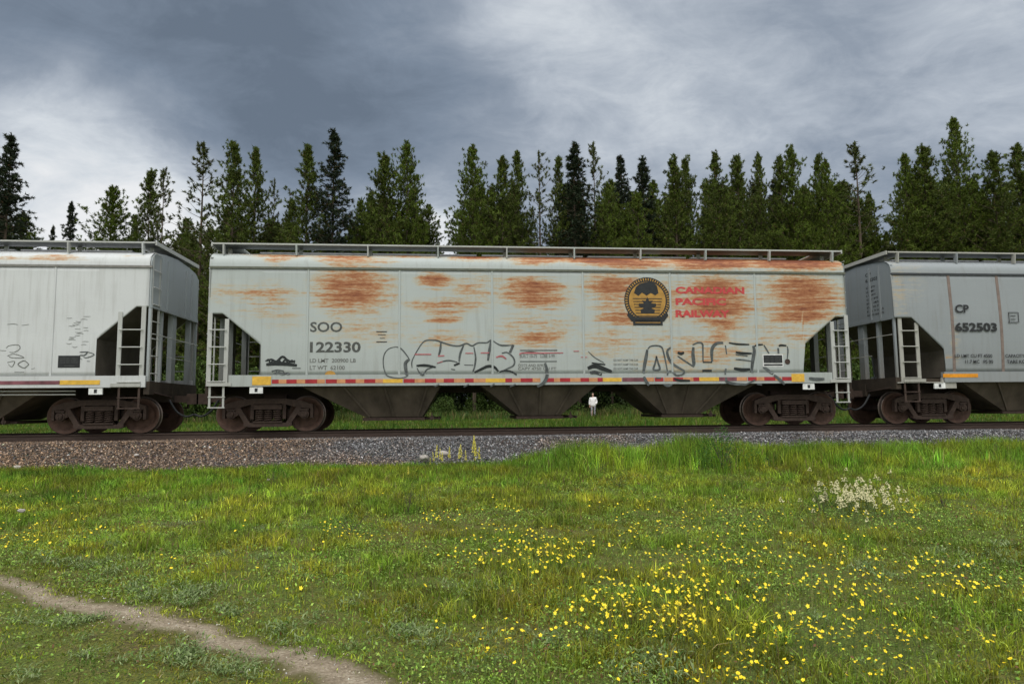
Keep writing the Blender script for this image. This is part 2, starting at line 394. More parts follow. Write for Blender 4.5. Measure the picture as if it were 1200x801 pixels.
M['bark'] = plain('pine bark', (.10, .075, .055), .9, 0, .4, 6, (1, 1, .2), .4)
M['stem'] = plain('green stem', (.09, .13, .035), .7)
M['petal'] = plain('yellow petal', (.86, .66, .02), .5, 0, .1, 20)
M['cream'] = plain('cream floret', (.66, .62, .36), .6, 0, .2, 20)
M['spike'] = plain('pale yellow floret', (.72, .64, .10), .6, 0, .2, 20)

def stones(n, xr, yr, zf, smin, smax, seed, colf):
    r = np.random.default_rng(seed)
    x = r.uniform(*xr, n); y = r.uniform(*yr, n); s = r.uniform(smin, smax, n)
    base = np.array([(1, 0, 0), (0, 1, 0), (-1, 0, 0), (0, -1, 0), (0, 0, 1), (0, 0, -1)], float)
    V = base[None]*s[:, None, None]*r.uniform(.55, 1.25, (n, 6, 1))+r.uniform(-.35, .35, (n, 6, 3))*s[:, None, None]
    a = r.uniform(0, 2*pi, n); ca, sa = np.cos(a)[:, None], np.sin(a)[:, None]
    vx = V[..., 0]*ca-V[..., 1]*sa; vy = V[..., 0]*sa+V[..., 1]*ca
    V = np.stack([vx+x[:, None], vy+y[:, None], V[..., 2]*.8+(zf(x, y)+s*.25)[:, None]], -1).reshape(-1, 3)
    fc = np.array([(0, 1, 4), (1, 2, 4), (2, 3, 4), (3, 0, 4), (1, 0, 5), (2, 1, 5), (3, 2, 5), (0, 3, 5)])
    Fq = (fc[None]+6*np.arange(n)[:, None, None]).reshape(-1)
    return V, Fq, np.repeat(colf(x, y, r), 6, 0)
def bal_col(x, y, r):
    n = len(x); L = r.lognormal(.05, .65, n)
    br = sstep(0, -5.5, x+3*(fbm(x*.5, y*1.4, 3)-.5)*3)*.8+sstep(.60, .75, fbm(x*.3+8, y*.9, 3))*.4+r.uniform(-.3, .3, n)
    br = np.clip(br, 0, 1)[:, None]
    grey = np.array([.112, .113, .118]); brn = np.array([.145, .096, .062])
    c = (grey*(1-br)+brn*br)*L[:, None]
    return np.clip(c, .012, .62)
V, Fq, C_ = stones(95000, (-13.5, 17.5), (TC-3.0, TC-.85), ballz, .013, .036, 3, bal_col)
me = np_mesh('ballast_stones', V, Fq, np.full(len(Fq)//3, 3), [M['stone']], color=C_)
tag(link('ballast_stones', me), 'grey and brown crushed stone ballast along the near side of the rails', 'ballast', kind='stuff')

# rails (one thing each)
def rail(y, label):
    m = MB()
    prof = [(-.07, -.17), (.07, -.17), (.07, -.155), (.012, -.13), (.010, -.045), (.035, -.035), (.036, -.004), (.030, 0), (-.030, 0), (-.036, -.004), (-.035, -.035), (-.010, -.045), (-.012, -.13), (-.07, -.155)]
    X = [-60, -30, -12, 0, 15, 35, 70]; n = len(prof)
    vs = [(x, py, pz) for x in X for py, pz in prof]; fs = []; mi = []
    for i in range(len(X)-1):
        for k in range(n): fs.append((i*n+k, i*n+(k+1) % n, (i+1)*n+(k+1) % n, (i+1)*n+k)); mi.append(1 if k == 7 else 0)
    me = bpy.data.meshes.new('rail'); me.from_pydata(vs, [], fs); me.materials.append(M['rail']); me.materials.append(M['railtop'])
    me.polygons.foreach_set('material_index', mi)
    o = link('rail', me, None, (0, y, 0)); tag(o, label, 'rail', 'rails of the railway track')
rail(TC-.753, 'rusty brown steel rail nearest the grass field, in front of the wheels')
rail(TC+.753, 'rusty steel rail on the forest side, behind the near wheels')

# ------------------------------------------------------------------ hopper cars
HW = 1.6
def text_obj(name, txt, x0, x1, z0, z1, y, mat, parent, xc, bold=0.0, shear=0.0, seg=None):
    cu = bpy.data.curves.new(name, 'FONT'); cu.body = txt; cu.size = 1; cu.offset = bold; cu.shear = shear; cu.space_line = .85; cu.resolution_u = 3
    t = bpy.data.objects.new('tmp', cu); COL.objects.link(t)
    dg = bpy.context.evaluated_depsgraph_get(); dg.update()
    me = bpy.data.meshes.new_from_object(t.evaluated_get(dg)); bpy.data.objects.remove(t)
    co = np.zeros(len(me.vertices)*3); me.vertices.foreach_get('co', co); co = co.reshape(-1, 3)
    mn, mxx = co.min(0), co.max(0); sc = (mxx-mn); sc[sc == 0] = 1
    u = (co-mn)/sc
    new = np.stack([x0+(x1-x0)*u[:, 0]-xc, np.full(len(co), y), z0+(z1-z0)*u[:, 1]], -1)
    me.vertices.foreach_set('co', new.ravel()); me.materials.clear(); me.materials.append(mat); me.update()
    me.name = name
    return link(name, me, parent)
def px_text(name, txt, pa, pb, mat, parent, xc, y=-HW-.004, **k):
    x0, z1 = onY(*pa, Y=TC+y); x1, z0 = onY(pb[0], pb[1], Y=TC+y)
    return text_obj(name, txt, x0, x1, z0, z1, y, mat, parent, xc, **k)
def smooth_pts(pts, k=5):
    P = np.array(pts, float)
    if len(P) < 3: return P
    P = np.vstack([2*P[0]-P[1], P, 2*P[-1]-P[-2]]); o = []
    for i in range(1, len(P)-2):
        for t in np.linspace(0, 1, k, endpoint=False):
            a, b_, c_, d = P[i-1], P[i], P[i+1], P[i+2]
            o.append(.5*((2*b_)+(-a+c_)*t+(2*a-5*b_+4*c_-d)*t*t+(-a+3*b_-3*c_+d)*t**3))
    o.append(P[-2]); return np.array(o)
def ribbon(mb, pts, w, xc, layer=0, zlim=1.455):
    P = smooth_pts(pts); n = len(P); vs = []; fs = []
    for i in range(n):
        d = P[min(i+1, n-1)]-P[max(i-1, 0)]; d = d/(np.linalg.norm(d)+1e-9); nn = np.array([-d[1], d[0]])
        ww = w*(.65+.35*sin(pi*i/(n-1)))/2
        for s_ in (-1, 1):
            q = P[i]+nn*ww*s_; y = -HW-.005-layer*.001
            if q[1] < zlim: y = -HW-.050-layer*.001
            vs.append((q[0]-xc, y, q[1]))
    for i in range(n-1): fs.append((2*i, 2*i+2, 2*i+3, 2*i+1))
    mb.add(vs, fs)

TRUCK = {}
def truck_meshes():
    r = .457
    m = MB()                                            # wheel, with its tread and hub (axis Y), flange inwards (+y)
    m.cyl((0, 0, 0), (0, 1, 0), r, .14, 40, 0, [(-.070, .0), (-.070, .075), (-.02, .09), (-.015, .30), (-.055, .37), (-.065, .405), (-.068, .440)])
    m.cyl((0, 0, 0), (0, 1, 0), r, .14, 40, 1, [(-.068, .440), (-.062, .452), (.040, .457), (.046, .480), (.066, .478)])
    m.cyl((0, 0, 0), (0, 1, 0), r, .14, 40, 0, [(.066, .478), (.068, .40), (.02, .32), (.03, .09), (.07, .075), (.07, 0)])
    TRUCK['wheel'] = m
    m = MB(); m.tube([(0, -.98, 0), (0, .98, 0)], .075, 10); TRUCK['axle'] = m
    m = MB()                                            # side frame with two open triangles and a spring window
    w = .14; y0, y1 = -w/2, w/2
    m.prism([(-1.12, .60), (-1.12, .70), (-.86, .80), (-.42, .86), (.42, .86), (.86, .80), (1.12, .70), (1.12, .60), (.70, .64), (.40, .72), (-.40, .72), (-.70, .64)], y0, y1)
    for s_ in (-1, 1):
        m.prism([(s_*.70, .642), (s_*.86, .655), (s_*.56, .20), (s_*.42, .20)][::s_], y0+.01, y1-.01)      # diagonal leg
        m.prism([(s_*.36, .722), (s_*.44, .722), (s_*.44, .34), (s_*.36, .34)][::s_], y0+.02, y1-.02)      # column
        m.prism([(s_*1.13, .60), (s_*1.13, .36), (s_*1.06, .36), (s_*1.06, .60)][::s_], y0, y1)
        m.prism([(s_*.76, .66), (s_*.82, .60), (s_*.82, .40), (s_*.74, .44)][::s_], y0+.005, y1-.005)
        m.box((s_*.915-.11, -.10, .555), (s_*.915+.11, .08, .60))
    m.prism([(-.60, .17), (-.60, .245), (.60, .245), (.60, .17), (.48, .14), (-.48, .14)], y0, y1)
    m.box((-.36, -.10, .246), (.36, .09, .285))
    m.box((-.35, -.12, .585), (.35, .10, .70))           # bolster end
    TRUCK['side_frame'] = m
    m = MB()
    m.tube([(.095*cos(t*2*pi*5.5), .095*sin(t*2*pi*5.5), .286+.298*t) for t in np.linspace(0, 1, 70)], .021, 6); TRUCK['spring'] = m
    m = MB(); m.cyl((0, 0, 0), (0, 1, 0), .1, .1, 16, 0, [(.08, .115), (-.05, .115), (-.055, .08), (-.085, .075), (-.09, 0)]); 
    for k in range(3): m.box((-.02+.045*cos(k*2.1), -.10, -.02+.045*sin(k*2.1)), (.02+.045*cos(k*2.1), -.085, .02+.045*sin(k*2.1)))
    TRUCK['bearing_cap'] = m
    m = MB(); m.box((-.2, -1.0, .60), (.2, 1.0, .86)); m.box((-.3, -.35, .86), (.3, .35, .98)); m.box((-.09, -.85, .35), (.09, .85, .44)); TRUCK['truck'] = m
    m = MB(); m.box((-.035, -.12, .30), (.035, .12, .60)); m.tube([(0, 0, .60), (0, .0, .84)], .02, 6); TRUCK['brake_shoe'] = m
truck_meshes()
_tm = {}
def tpart(name, mats, smooth=False):
    if name not in _tm:
        o = TRUCK[name].build(name, mats, None, smooth=smooth); _tm[name] = o.data
        if smooth:
            pass
        bpy.data.objects.remove(o)
    return _tm[name]
def truck(car, x):
    t = link('truck', tpart('truck', M['steel']), car, (x, 0, 0))
    for s_ in (-1, 1):
        link('side_frame', tpart('side_frame', M['steel']), t, (0, s_*1.0, 0))
        for k in (-.22, 0, .22): link('spring', tpart('spring', M['steel'], True), t, (k, s_*1.0, 0))
        for e in (-.915, .915):
            w = link('wheel', tpart('wheel', [M['wheel'], M['tread']]), t, (e, s_*.755, .457))
            if s_ > 0: w.rotation_euler = (0, 0, pi)
            c = link('bearing_cap', tpart('bearing_cap', M['steel']), t, (e, s_*1.03, .457))
            if s_ > 0: c.rotation_euler = (0, 0, pi)
            link('brake_shoe', tpart('brake_shoe', M['steel']), t, (e*.50, s_*.70, 0))
    for e in (-.915, .915): link('axle', tpart('axle', M['steel']), t, (e, 0, .457))
    return t

def hopper(X0, X1, label, P, E_, chord, cutl, cutr, ladder, bulge=0.0, ztop=4.52, rust=None, seams=(), seam_mat=None, sill_to=None, lad=(.06, .47), end_lad=True):
    xc = (X0+X1)/2; L = (X1-X0)/2
    car = empty('hopper_car', (xc, TC, 0), label, 'hopper car', 'covered hopper cars of the passing train')
    zs, zr = 1.445, 4.13
    def zbot(u, cut):                                    # u = distance from that end
        (f, zc), (d, z2) = cut
        return zc if u <= f else (zc+(z2-zc)*(u-f)/(d-f) if u <= d else zs)
    cols = []
    for x in np.arange(-L, L+.001, .10): cols.append(x)
    for cut, s_ in ((cutl, -1), (cutr, 1)):
        (f, zc), (d, z2) = cut
        cols += [s_*(L-f), s_*(L-d), s_*(L-d-.001)]
    cols = sorted(set(np.round(cols, 4)))
    zb = [max(zbot(x+L, cutl), zbot(L-x, cutr)) if (x+L <= cutl[1][0]+1e-6 or L-x <= cutr[1][0]+1e-6) else zs for x in cols]
    R = 26
    def rustv(x, z):
        if rust is None: return 0*x
        a = np.zeros_like(x)
        for cx, cz, rx, rz, s_ in rust:
            q = np.sqrt(((x-cx)/rx)**2+((z-cz)/rz)**2)
            a = np.maximum(a, s_*(1-sstep(.15, 1.75, q))*1.12)
        return a
    for side in (-1, 1):
        V = []; 
        for x, b_ in zip(cols, zb):
            for t in np.linspace(0, 1, R):
                z = b_+(zr-b_)*t
                V.append((x, side*(HW+bulge*sin(pi*np.clip((z-zs)/(zr-zs), 0, 1))), z))
        V = np.array(V); nC = len(cols)
        i, j = np.meshgrid(np.arange(nC-1), np.arange(R-1), indexing='ij'); a = (i*R+j).ravel()
        Fq = np.stack([a, a+R, a+R+1, a+1], 1)
        if side > 0: Fq = Fq[:, ::-1]
        rv = rustv(V[:, 0]+xc, V[:, 2]) if side < 0 else rustv(-V[:, 0]+xc, V[:, 2])
        me = np_mesh('side_panel', V, Fq.ravel(), np.full(len(Fq), 4), [P], fl={'rust': rv}, smooth=bulge > 0)
        o = link('side_panel', me, car); sm = o.modifiers.new('thick', 'SOLIDIFY'); sm.thickness = .02; sm.offset = -1
    # roof with its rounded shoulders
    prof = [(-HW-.012, zr+.03), (-HW-.010, zr+.12), (-HW+.01, zr+.22), (-HW+.05, zr+.31), (-HW+.13, ztop-.02), (-HW+.27, ztop+.05), (-.8, ztop+.12), (0, ztop+.17)]
    prof = prof+[(-y, z) for y, z in prof[::-1][1:]]
    xr = np.arange(-L, L+.001, .1); V = np.array([(x, y, z) for x in xr for y, z in prof]); n = len(prof)
    i, j = np.meshgrid(np.arange(len(xr)-1), np.arange(n-1), indexing='ij'); a = (i*n+j).ravel()
    rv = rustv(V[:, 0]+xc, V[:, 2])*(V[:, 1] < 0)
    me = np_mesh('roof', V, np.stack([a, a+n, a+n+1, a+1], 1).ravel(), np.full(len(a), 4), [P], fl={'rust': rv}, smooth=True)
    roof = link('roof', me, car)
    # inner body: end walls, slope sheets, hidden floor
    (f, zc), (d, z2) = cutl; (f2, zc2), (d2, z22) = cutr
    m = MB(); e = .05
    m.prism([(-L+e, zc), (-L+f, zc), (-L+d+.015, z2+.01), (-L+d+.015, 1.30), (L-d2-.015, 1.30), (L-d2-.015, z22+.01), (L-f2, zc2), (L-e, zc2), (L-e, zr-.02), (-L+e, zr-.02)], -HW+.03, HW-.03)
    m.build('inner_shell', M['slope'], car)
    # end walls with corrugations
    for s_, cz in ((-1, zc), (1, zc2)):
        m = MB(); x = s_*(L-e+.004)
        pts = [(-HW+.005, cz-.02), (HW-.005, cz-.02)]+[(y, z-.01) for y, z in prof[::-1][1:-1]]
        k = len(pts); vs = [(x, y, z) for y, z in pts]+[(x+s_*.02, y, z) for y, z in pts]
        m.add(vs, [tuple(range(k)), tuple(range(k, 2*k))]+[(q, (q+1) % k, (q+1) % k+k, q+k) for q in range(k)])
        for yy in (-1.05, -.62, .62, 1.05): m.box((min(x+s_*.02, x+s_*.06), yy-.03, cz), (max(x+s_*.02, x+s_*.06), yy+.03, ztop-.03))
        m.box((min(x+s_*.021, x+s_*.05), -HW+.03, cz-.019), (max(x+s_*.021, x+s_*.05), HW-.03, cz+.07))
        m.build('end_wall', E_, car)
        # posts from the end sill to the wall
        xe = s_*(L-.11)
        for yy, w in ((0, .25), (1.15, .09), (-.78, .07)):
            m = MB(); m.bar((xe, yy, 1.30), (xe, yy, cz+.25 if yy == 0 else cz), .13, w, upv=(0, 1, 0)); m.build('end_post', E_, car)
        for yy in (-HW+.05, HW-.05):
            m = MB(); m.bar((s_*(L-.045), yy, 1.30), (s_*(L-.045), yy, ztop-.10), .06, .06, upv=(0, 1, 0)); m.build('corner_post', E_, car)
        m = MB(); m.tube([(s_*(L+.03), -HW+.06, 2.48), (s_*(L+.03), HW-.06, 2.46)], .012, 5); m.tube([(s_*(L+.03), -.6, 1.95), (s_*(L+.03), 1.2, 1.95)], .011, 5)
        m.build('grab_bar', ladder, car)
        m = MB(); a, b_ = sorted((s_*L, s_*(L-1.35)))
        m.box((a, -HW+.06, 1.16), (b_, HW-.06, 1.26)); m.box((min(s_*(L-.12), s_*(L+.02)), -HW+.02, .98), (max(s_*(L-.12), s_*(L+.02)), HW-.02, 1.30)); m.build('end_platform', M['under'], car)
    # side sills
    s0, s1 = (-L+.55, L-.55) if sill_to is None else sill_to
    for side in (-1, 1):
        m = MB(); a, b_ = sorted((side*(HW+.035), side*(HW-.10)))
        m.box((s0, a, 1.165), (s1, b_, 1.44)); m.box((s0, min(a, a), 1.155), (s1, b_, 1.164))
        o = m.build('side_sill', P, car)
        m = MB(); a, b_ = sorted((side*(HW+.03), side*(HW-.02)))
        m.box((-L+.01, a, zr), (L-.01, b_, zr+.055)); m.build('top_chord', chord, car)
    for px in seams:
        X, _ = onY(px, 400); m = MB(); z0 = zs
        pts = [(X-xc, -(HW+bulge*sin(pi*t))-.004, zs+(zr-zs)*t) for t in np.linspace(0, 1, 12)]
        w = .045 if bulge else .028
        vs = [(x+dx, y-dy, z) for x, y, z in pts for dx, dy in ((-w, 0), (-w*.6, .012), (w*.6, .012), (w, 0))]
        m.add(vs, [(4*i+k, 4*i+k+1, 4*i+k+5, 4*i+k+4) for i in range(11) for k in range(3)]); m.build('side_rib', seam_mat or P, car)
    # hopper bays below the sill with their outlet gates
    for a, b_, c_, d_ in ((-6.45, -2.55, -4.60, -3.12), (-1.78, 1.65, -.58, .56), (2.20, 6.1, 3.38, 4.42)):
        if L < 8.2: a, b_, c_, d_ = [q*.97 for q in (a, b_, c_, d_)]
        m = MB(); vs = [(a, -1.5, 1.30), (b_, -1.5, 1.30), (b_, 1.5, 1.30), (a, 1.5, 1.30), (c_, -.95, .36), (d_, -.95, .36), (d_, .95, .36), (c_, .95, .36)]
        m.add(vs, [(0, 1, 2, 3), (7, 6, 5, 4), (0, 4, 5, 1), (1, 5, 6, 2), (2, 6, 7, 3), (3, 7, 4, 0)])
        xm = [a+(c_-a)*.5, c_+.02, (c_+d_)/2, d_-.02]
        for xt, xb2 in ((c_-(c_-a)*.33, c_+.12), ((a+b_)/2*.4+(c_+d_)/2*.6, (c_+d_)/2), (d_+(b_-d_)*.33, d_-.12)): m.bar((xt, -1.515, 1.28), (xb2, -.965, .37), .05, .03, upv=(0, 1, 0))
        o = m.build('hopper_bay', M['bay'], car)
        m = MB(); m.cyl((d_+.25, -1.06, .33), (0, 1, 0), .06, .03, 8); m.box((d_+.235, -1.09, .27), (d_+.265, -1.06, .46)); m.build('gate_crank', M['steel'], car)
        m = MB(); m.box((c_-.06, -1.0, .27), (d_+.06, 1.0, .345)); m.bar((d_+.05, -.8, .30), (d_+.45, -.8, .31), .07, .05); m.bar((d_+.05, .8, .30), (d_+.45, .8, .31), .07, .05)
        m.bar((d_+.44, -.9, .31), (d_+.44, .9, .31), .05, .06); m.tube([(d_+.25, -1.05, .33), (d_+.25, 1.05, .33)], .03, 6); m.build('outlet_gate', M['steel'], car)
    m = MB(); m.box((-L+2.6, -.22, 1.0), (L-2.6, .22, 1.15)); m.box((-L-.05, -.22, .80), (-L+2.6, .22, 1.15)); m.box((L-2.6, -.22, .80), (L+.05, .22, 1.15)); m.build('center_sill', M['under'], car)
    for s_ in (-1, 1):
        truck(car, s_*(L-1.38))
        m = MB(); m.bar((s_*(L+.05), 0, .88), (s_*(L+.48), 0, .88), .16, .18); m.box((min(s_*(L+.40), s_*(L+.70)), -.19, .74), (max(s_*(L+.40), s_*(L+.70)), .19, 1.02)); m.build('coupler', M['steel'], car)
        m = MB(); m.tube(smooth_pts([(s_*(L+.05), -.42, .85), (s_*(L+.25), -.42, .55), (s_*(L+.48), -.40, .42), (s_*(L+.67), -.38, .47)]), .028, 6); m.build('air_hose', M['black'], car)
        m = MB(); m.tube([(s_*(L+.04), -1.35, 1.02), (s_*(L+.05), -.3, .93)], .018, 5); m.build('uncoupling_lever', M['steel'], car)
        for side in (-1, 1):                            # corner ladder, its stirrup step and bolster pad
            y = side*(HW+.005); xa, xb = s_*(L-lad[0]), s_*(L-lad[1])
            m = MB(); m.bar((xa, y, 1.17), (xa, y, zc+.02), .105, .03, upv=(0, 1, 0)); m.bar((xb, y, 1.17), (xb, y, (zc if s_ < 0 else zc2)-.13), .10, .03, upv=(0, 1, 0))
            for z in (1.28, 1.71, 2.14, 2.57): m.tube([(xa, y+side*.05, z), (xb, y+side*.05, z)], .016, 6); 
            m.build('ladder', ladder, car)
            m = MB(); m.bar((xa-s_*.04, y, 1.17), (xa-s_*.04, y, .63), .05, .02, upv=(0, 1, 0)); m.bar((xb+s_*.04, y, 1.17), (xb+s_*.04, y, .63), .05, .02, upv=(0, 1, 0))
            m.bar((xa, y, .64), (xb, y, .64), .05, .03); m.bar((xa, y, .90), (xb, y, .90), .04, .025); m.build('stirrup_step', ladder if end_lad and L > 8.35 else M['steel'], car)
            m = MB(); m.bar((xa, y+side*.022, 1.21), (xb-s_*.15, y+side*.022, 1.21), .06, .085); m.build('sill_step', ladder, car)
            if side < 0 and end_lad:                    # ladder on the end wall beside the corner
                ye = -HW+.06
                m = MB()
                for yy in (ye, ye+.42): m.bar((s_*(L-.02), yy, 1.30), (s_*(L-.02), yy, ztop-.08), .035, .035)
                for z in np.arange(1.5, ztop, .43): m.tube([(s_*(L+.02), ye, z), (s_*(L+.02), ye+.42, z)], .013, 5)
                m.build('end_ladder', ladder, car)
    # roof walkways, hatch trough
    zw = ztop+.285
    for side in (-1, 1):
        m = MB(); a, b_ = sorted((side*(HW-.10), side*(HW-.66)))
        m.box((-L+.02, a, zw-.025), (L-.02, b_, zw), 0)
        m.box((-L+.02, (a if side < 0 else b_)-.010, zw-.028), (L-.02, (a if side < 0 else b_)+.010, zw+.010), 1)
        m.build('roof_walkway', [M['grate'], ladder], car)
        nb = 10
        for k in range(nb):
            x = -L+.30+(2*L-.60)*k/(nb-1)
            yo = side*(HW-.10); yi = side*(HW-.62)
            m = MB(); m.bar((x, yi, zw-.03), (x, yi, ztop+.03), .10, .03); m.build('walkway_bracket', P if k % 2 else ladder, car)
            m = MB(); m.bar((x, yo, zw-.02), (x, yo-side*.03, ztop-.01), .03, .13)
            m.build('walkway_bracket', P if k % 2 else ladder, car)
    for s_ in (-1, 1):
        m = MB(); a, b_ = sorted((s_*(L-.0), s_*(L-.62)))
        m.box((a, -HW+.665, zw-.024), (b_, HW-.665, zw-.001)); m.bar((s_*L, -HW+.12, zw-.02), (s_*L, HW-.12, zw-.02), .04, .10); m.build('crossover_walkway', [ladder], car)
    m = MB(); m.box((-L+.75, -.34, ztop+.10), (L-.75, .34, ztop+.27))
    for k in range(5): m.box((-L+.9+k*(2*L-1.8)/5, -.40, ztop+.272), (-L+.75+(k+1)*(2*L-1.8)/5, .40, ztop+.31))
    m.build('roof_hatch', M['grate'], car)
    for s_ in (-1, 1):
        m = MB(); x = s_*(L-1.22)
        m.box((x-.16, -HW-.02, .985), (x+.16, -HW+.02, 1.145), 0); m.box((x-.035, -HW-.024, 1.02), (x+.035, -HW-.0205, 1.11), 1); m.build('jacking_plate', [M['white'], M['black']], car)
    return car, xc, L

def sg(px, py, rx, ry, s):                               # rust patch measured on the side
    a = onY(px, py); b_ = onY(px+rx, py); c_ = onY(px, py-ry)
    return (a[0], a[1], b_[0]-a[0], c_[1]-a[1], s)
rustC = [sg(*q) for q in [(312, 343, 44, 4.5, .70), (308, 352, 34, 22, .36), (262, 343, 20, 14, .28), (330, 372, 30, 16, .22),
    (415, 340, 42, 26, .95), (410, 366, 28, 6, .45), (420, 330, 34, 8, .85), (400, 306, 24, 7, .72), (440, 306, 24, 5, .5), (430, 385, 60, 22, .27), (510, 328, 19, 9, .95), (527, 356, 48, 6, .72), (555, 340, 26, 22, .36), (520, 366, 24, 5, .5), (521, 375, 19, 4, .86), (520, 397, 40, 11, .38),
    (624, 336, 34, 11, .98), (627, 349, 38, 12, .95), (585, 340, 14, 16, .35), (632, 385, 46, 22, .40), (636, 392, 34, 3.5, .86), (628, 400, 30, 3.5, .86), (600, 386, 20, 10, .42), (718, 336, 34, 14, .92), (722, 352, 28, 18, .62), (728, 372, 26, 8, .92), (715, 400, 40, 22, .34), (770, 395, 36, 12, .25),
    (837, 338, 38, 16, .98), (842, 358, 40, 20, .96), (846, 378, 26, 10, .70), (843, 392, 12, 14, .62), (826, 412, 44, 22, .48), (790, 350, 30, 26, .45), (800, 425, 60, 22, .30),
    (938, 336, 40, 13, 1.0), (945, 352, 44, 20, .92), (936, 369, 38, 10, .98), (925, 388, 50, 14, .40), (905, 400, 40, 18, .28), (895, 350, 16, 22, .38),
    (325, 299, 30, 2, .85), (323, 305, 12, 5, .55), (405, 300, 34, 3.5, .98), (412, 307, 24, 4, .6), (478, 299, 34, 2, .9), (558, 300, 34, 4, 1), (637, 301, 38, 6, 1.05), (624, 306, 20, 4, .85), (715, 302, 56, 8, 1.35), (745, 308, 44, 6, 1.15), (835, 304, 54, 11, 1.38), (935, 306, 54, 10, 1.38), (680, 300, 500, 1.6, .35),
    (722, 443, 40, 3.2, .75), (815, 442, 30, 3, .5), (880, 443, 45, 3, .35), (262, 447, 12, 4, .4)]]
X0c, X1c = -5.97, 10.88
carC, xc, Lc = hopper(X0c, X1c, 'rust stained pale grey hopper car with round gold emblem, red lettering and graffiti',
    M['paintC'], M['endC'], M['chordC'], ((.36, 2.98), (1.31, 2.19)), ((.36, 2.95), (1.34, 2.15)), M['ladder'], rust=rustC, seams=(360, 468, 577, 684, 787, 887))
# extra reflective tape
TP = [(296, 318, 3), (319, 327, 0), (327, 336, 1), (336, 348, 0), (348, 358, 1), (358, 372, 0), (372, 381, 1), (382, 395, 0), (395, 405, 1), (405, 417, 0), (417, 427, 1), (427, 440, 0), (440, 449, 1), (449, 472, 2), (473, 486, 0), (486, 498, 1), (498, 511, 0), (511, 520, 1), (520, 532, 0), (532, 545, 1), (545, 555, 0), (555, 569, 1), (569, 592, 2), (592, 600, 0), (600, 610, 1), (610, 624, 0), (624, 633, 1), (638, 649, 0), (649, 656, 1), (656, 668, 0), (668, 680, 1), (680, 690, 0), (690, 700, 1), (700, 706, 0), (706, 728, 2), (729, 755, 4), (757, 766, 1), (767, 777, 0), (778, 788, 1), (788, 800, 0), (800, 812, 1), (812, 819, 0), (819, 842, 2), (842, 863, 4), (863, 875, 1), (876, 886, 0), (886, 895, 1), (895, 908, 0), (908, 915, 1), (916, 927, 0), (927, 942, 3)]
for a, b_, k in TP:
    m = MB(); xa, xb = onY(a, 448)[0]-xc, onY(b_, 448)[0]-xc
    z0, z1 = (1.19, 1.405) if k == 3 else (1.225, 1.325)
    m.box((xa, -HW-.042, z0), (xb, -HW-.036, z1))
    if k == 3: m.box((xa, -HW-.044, 1.295), (xb, -HW-.043, 1.302))
    m.build('reflective_strip', [M['tred'], M['tora'], M['tyel'], M['tyel'], M['tmar']][k], carC)
# lettering
px_text('reporting_mark', 'SOO', (363.6, 377), (401, 388.9), M['faded'], carC, xc, bold=.02)
px_text('car_number', '122330', (363.3, 400.3), (422.6, 412.8), M['faded'], carC, xc, bold=.03)
px_text('weight_stencil', 'LD LMT  200900 LB', (363, 420.0), (417, 424.6), M['greyink'], carC, xc, bold=.02)
px_text('weight_stencil', 'LT WT  62100', (363, 428.2), (404, 433.0), M['greyink'], carC, xc, bold=.02)
for i, (t_, ya, yb, xe) in enumerate((('CANADIAN', 335.8, 344.5, 872.5), ('PACIFIC', 349.0, 357.7, 851), ('RAILWAY', 363.0, 371.9, 855.5))):
    px_text('road_name', t_, (791.5, ya), (xe, yb), M['red'], carC, xc, bold=.05)
def px_lines(name, mat, segs, parent, xc, w=.022):
    m = MB()
    for x0, x1, y in segs:
        a = onY(x0, y); b_ = onY(x1, y); m.box((a[0]-xc, -HW-.006, a[1]-w/2), (b_[0]-xc, -HW-.003, b_[1]+w/2 if b_[1]+w/2 > a[1]-w/2 else a[1]+w/2))
    return m.build(name, mat, parent)
px_lines('inspection_box', M['black'], [(441, 453.5, 388.4), (441, 453.5, 400.4)], carC, xc)
px_lines('inspection_box', M['greyink'], [(443, 452, 392), (445, 451, 396)], carC, xc)
px_lines('stencil_block', M['black'], [(609.5, 653, 410.3), (609.5, 652.5, 423.3)], carC, xc)
px_text('stencil_line', 'BUILT 10-75   LUBE 5-99', (609, 415), (650, 419), M['greyink'], carC, xc, bold=.02)
px_text('stencil_line', 'COTS AND RPKD', (607, 426.3), (640, 429.5), M['greyink'], carC, xc, bold=.02)
px_text('stencil_line', 'CAPY 4750 CU FT', (607, 430.2), (652, 433.2), M['greyink'], carC, xc, bold=.02)
for ya in (420.6, 425.6, 430.6): px_text('stencil_line', 'DO NOT HUMP THIS CAR', (719, ya), (748, ya+2.4), M['greyink'], carC, xc, bold=.02)
# consolidated stencil plate (white frame, black panels)
def stencil_plate(car, xc, pa, pb, frame):
    m = MB(); xa, z1 = onY(*pa); xb, z0 = onY(*pb); xa -= xc; xb -= xc; h = z1-z0; w = xb-xa
    m.box((xa, -HW-.006, z0), (xb, -HW-.003, z1), 1 if frame else 0)
    m.box((xa+.04*w, -HW-.009, z0+.30*h), (xb-.04*w, -HW-.0065, z1-.07*h), 0 if frame else 0)
    m.box((xa+.04*w, -HW-.009, z0+.08*h), (xb-.04*w, -HW-.0065, z0+.22*h), 0)
    for k, (u0_, u1_) in enumerate(((.09, .33), (.38, .52), (.60, .90))):
        for q in range(3): m.box((xa+u0_*w, -HW-.011, z0+(.40+.17*q)*h), (xa+u1_*w, -HW-.0095, z0+(.435+.17*q)*h), 2)
    m.box((xa+.30*w, -HW-.011, z0+.13*h), (xb-.22*w, -HW-.0095, z0+.17*h), 2)
    return m.build('stencil_plate', [M['black'], M['white'], M['faded']], car)
stencil_plate(carC, xc, (893.5, 415), (918, 429.5), True)
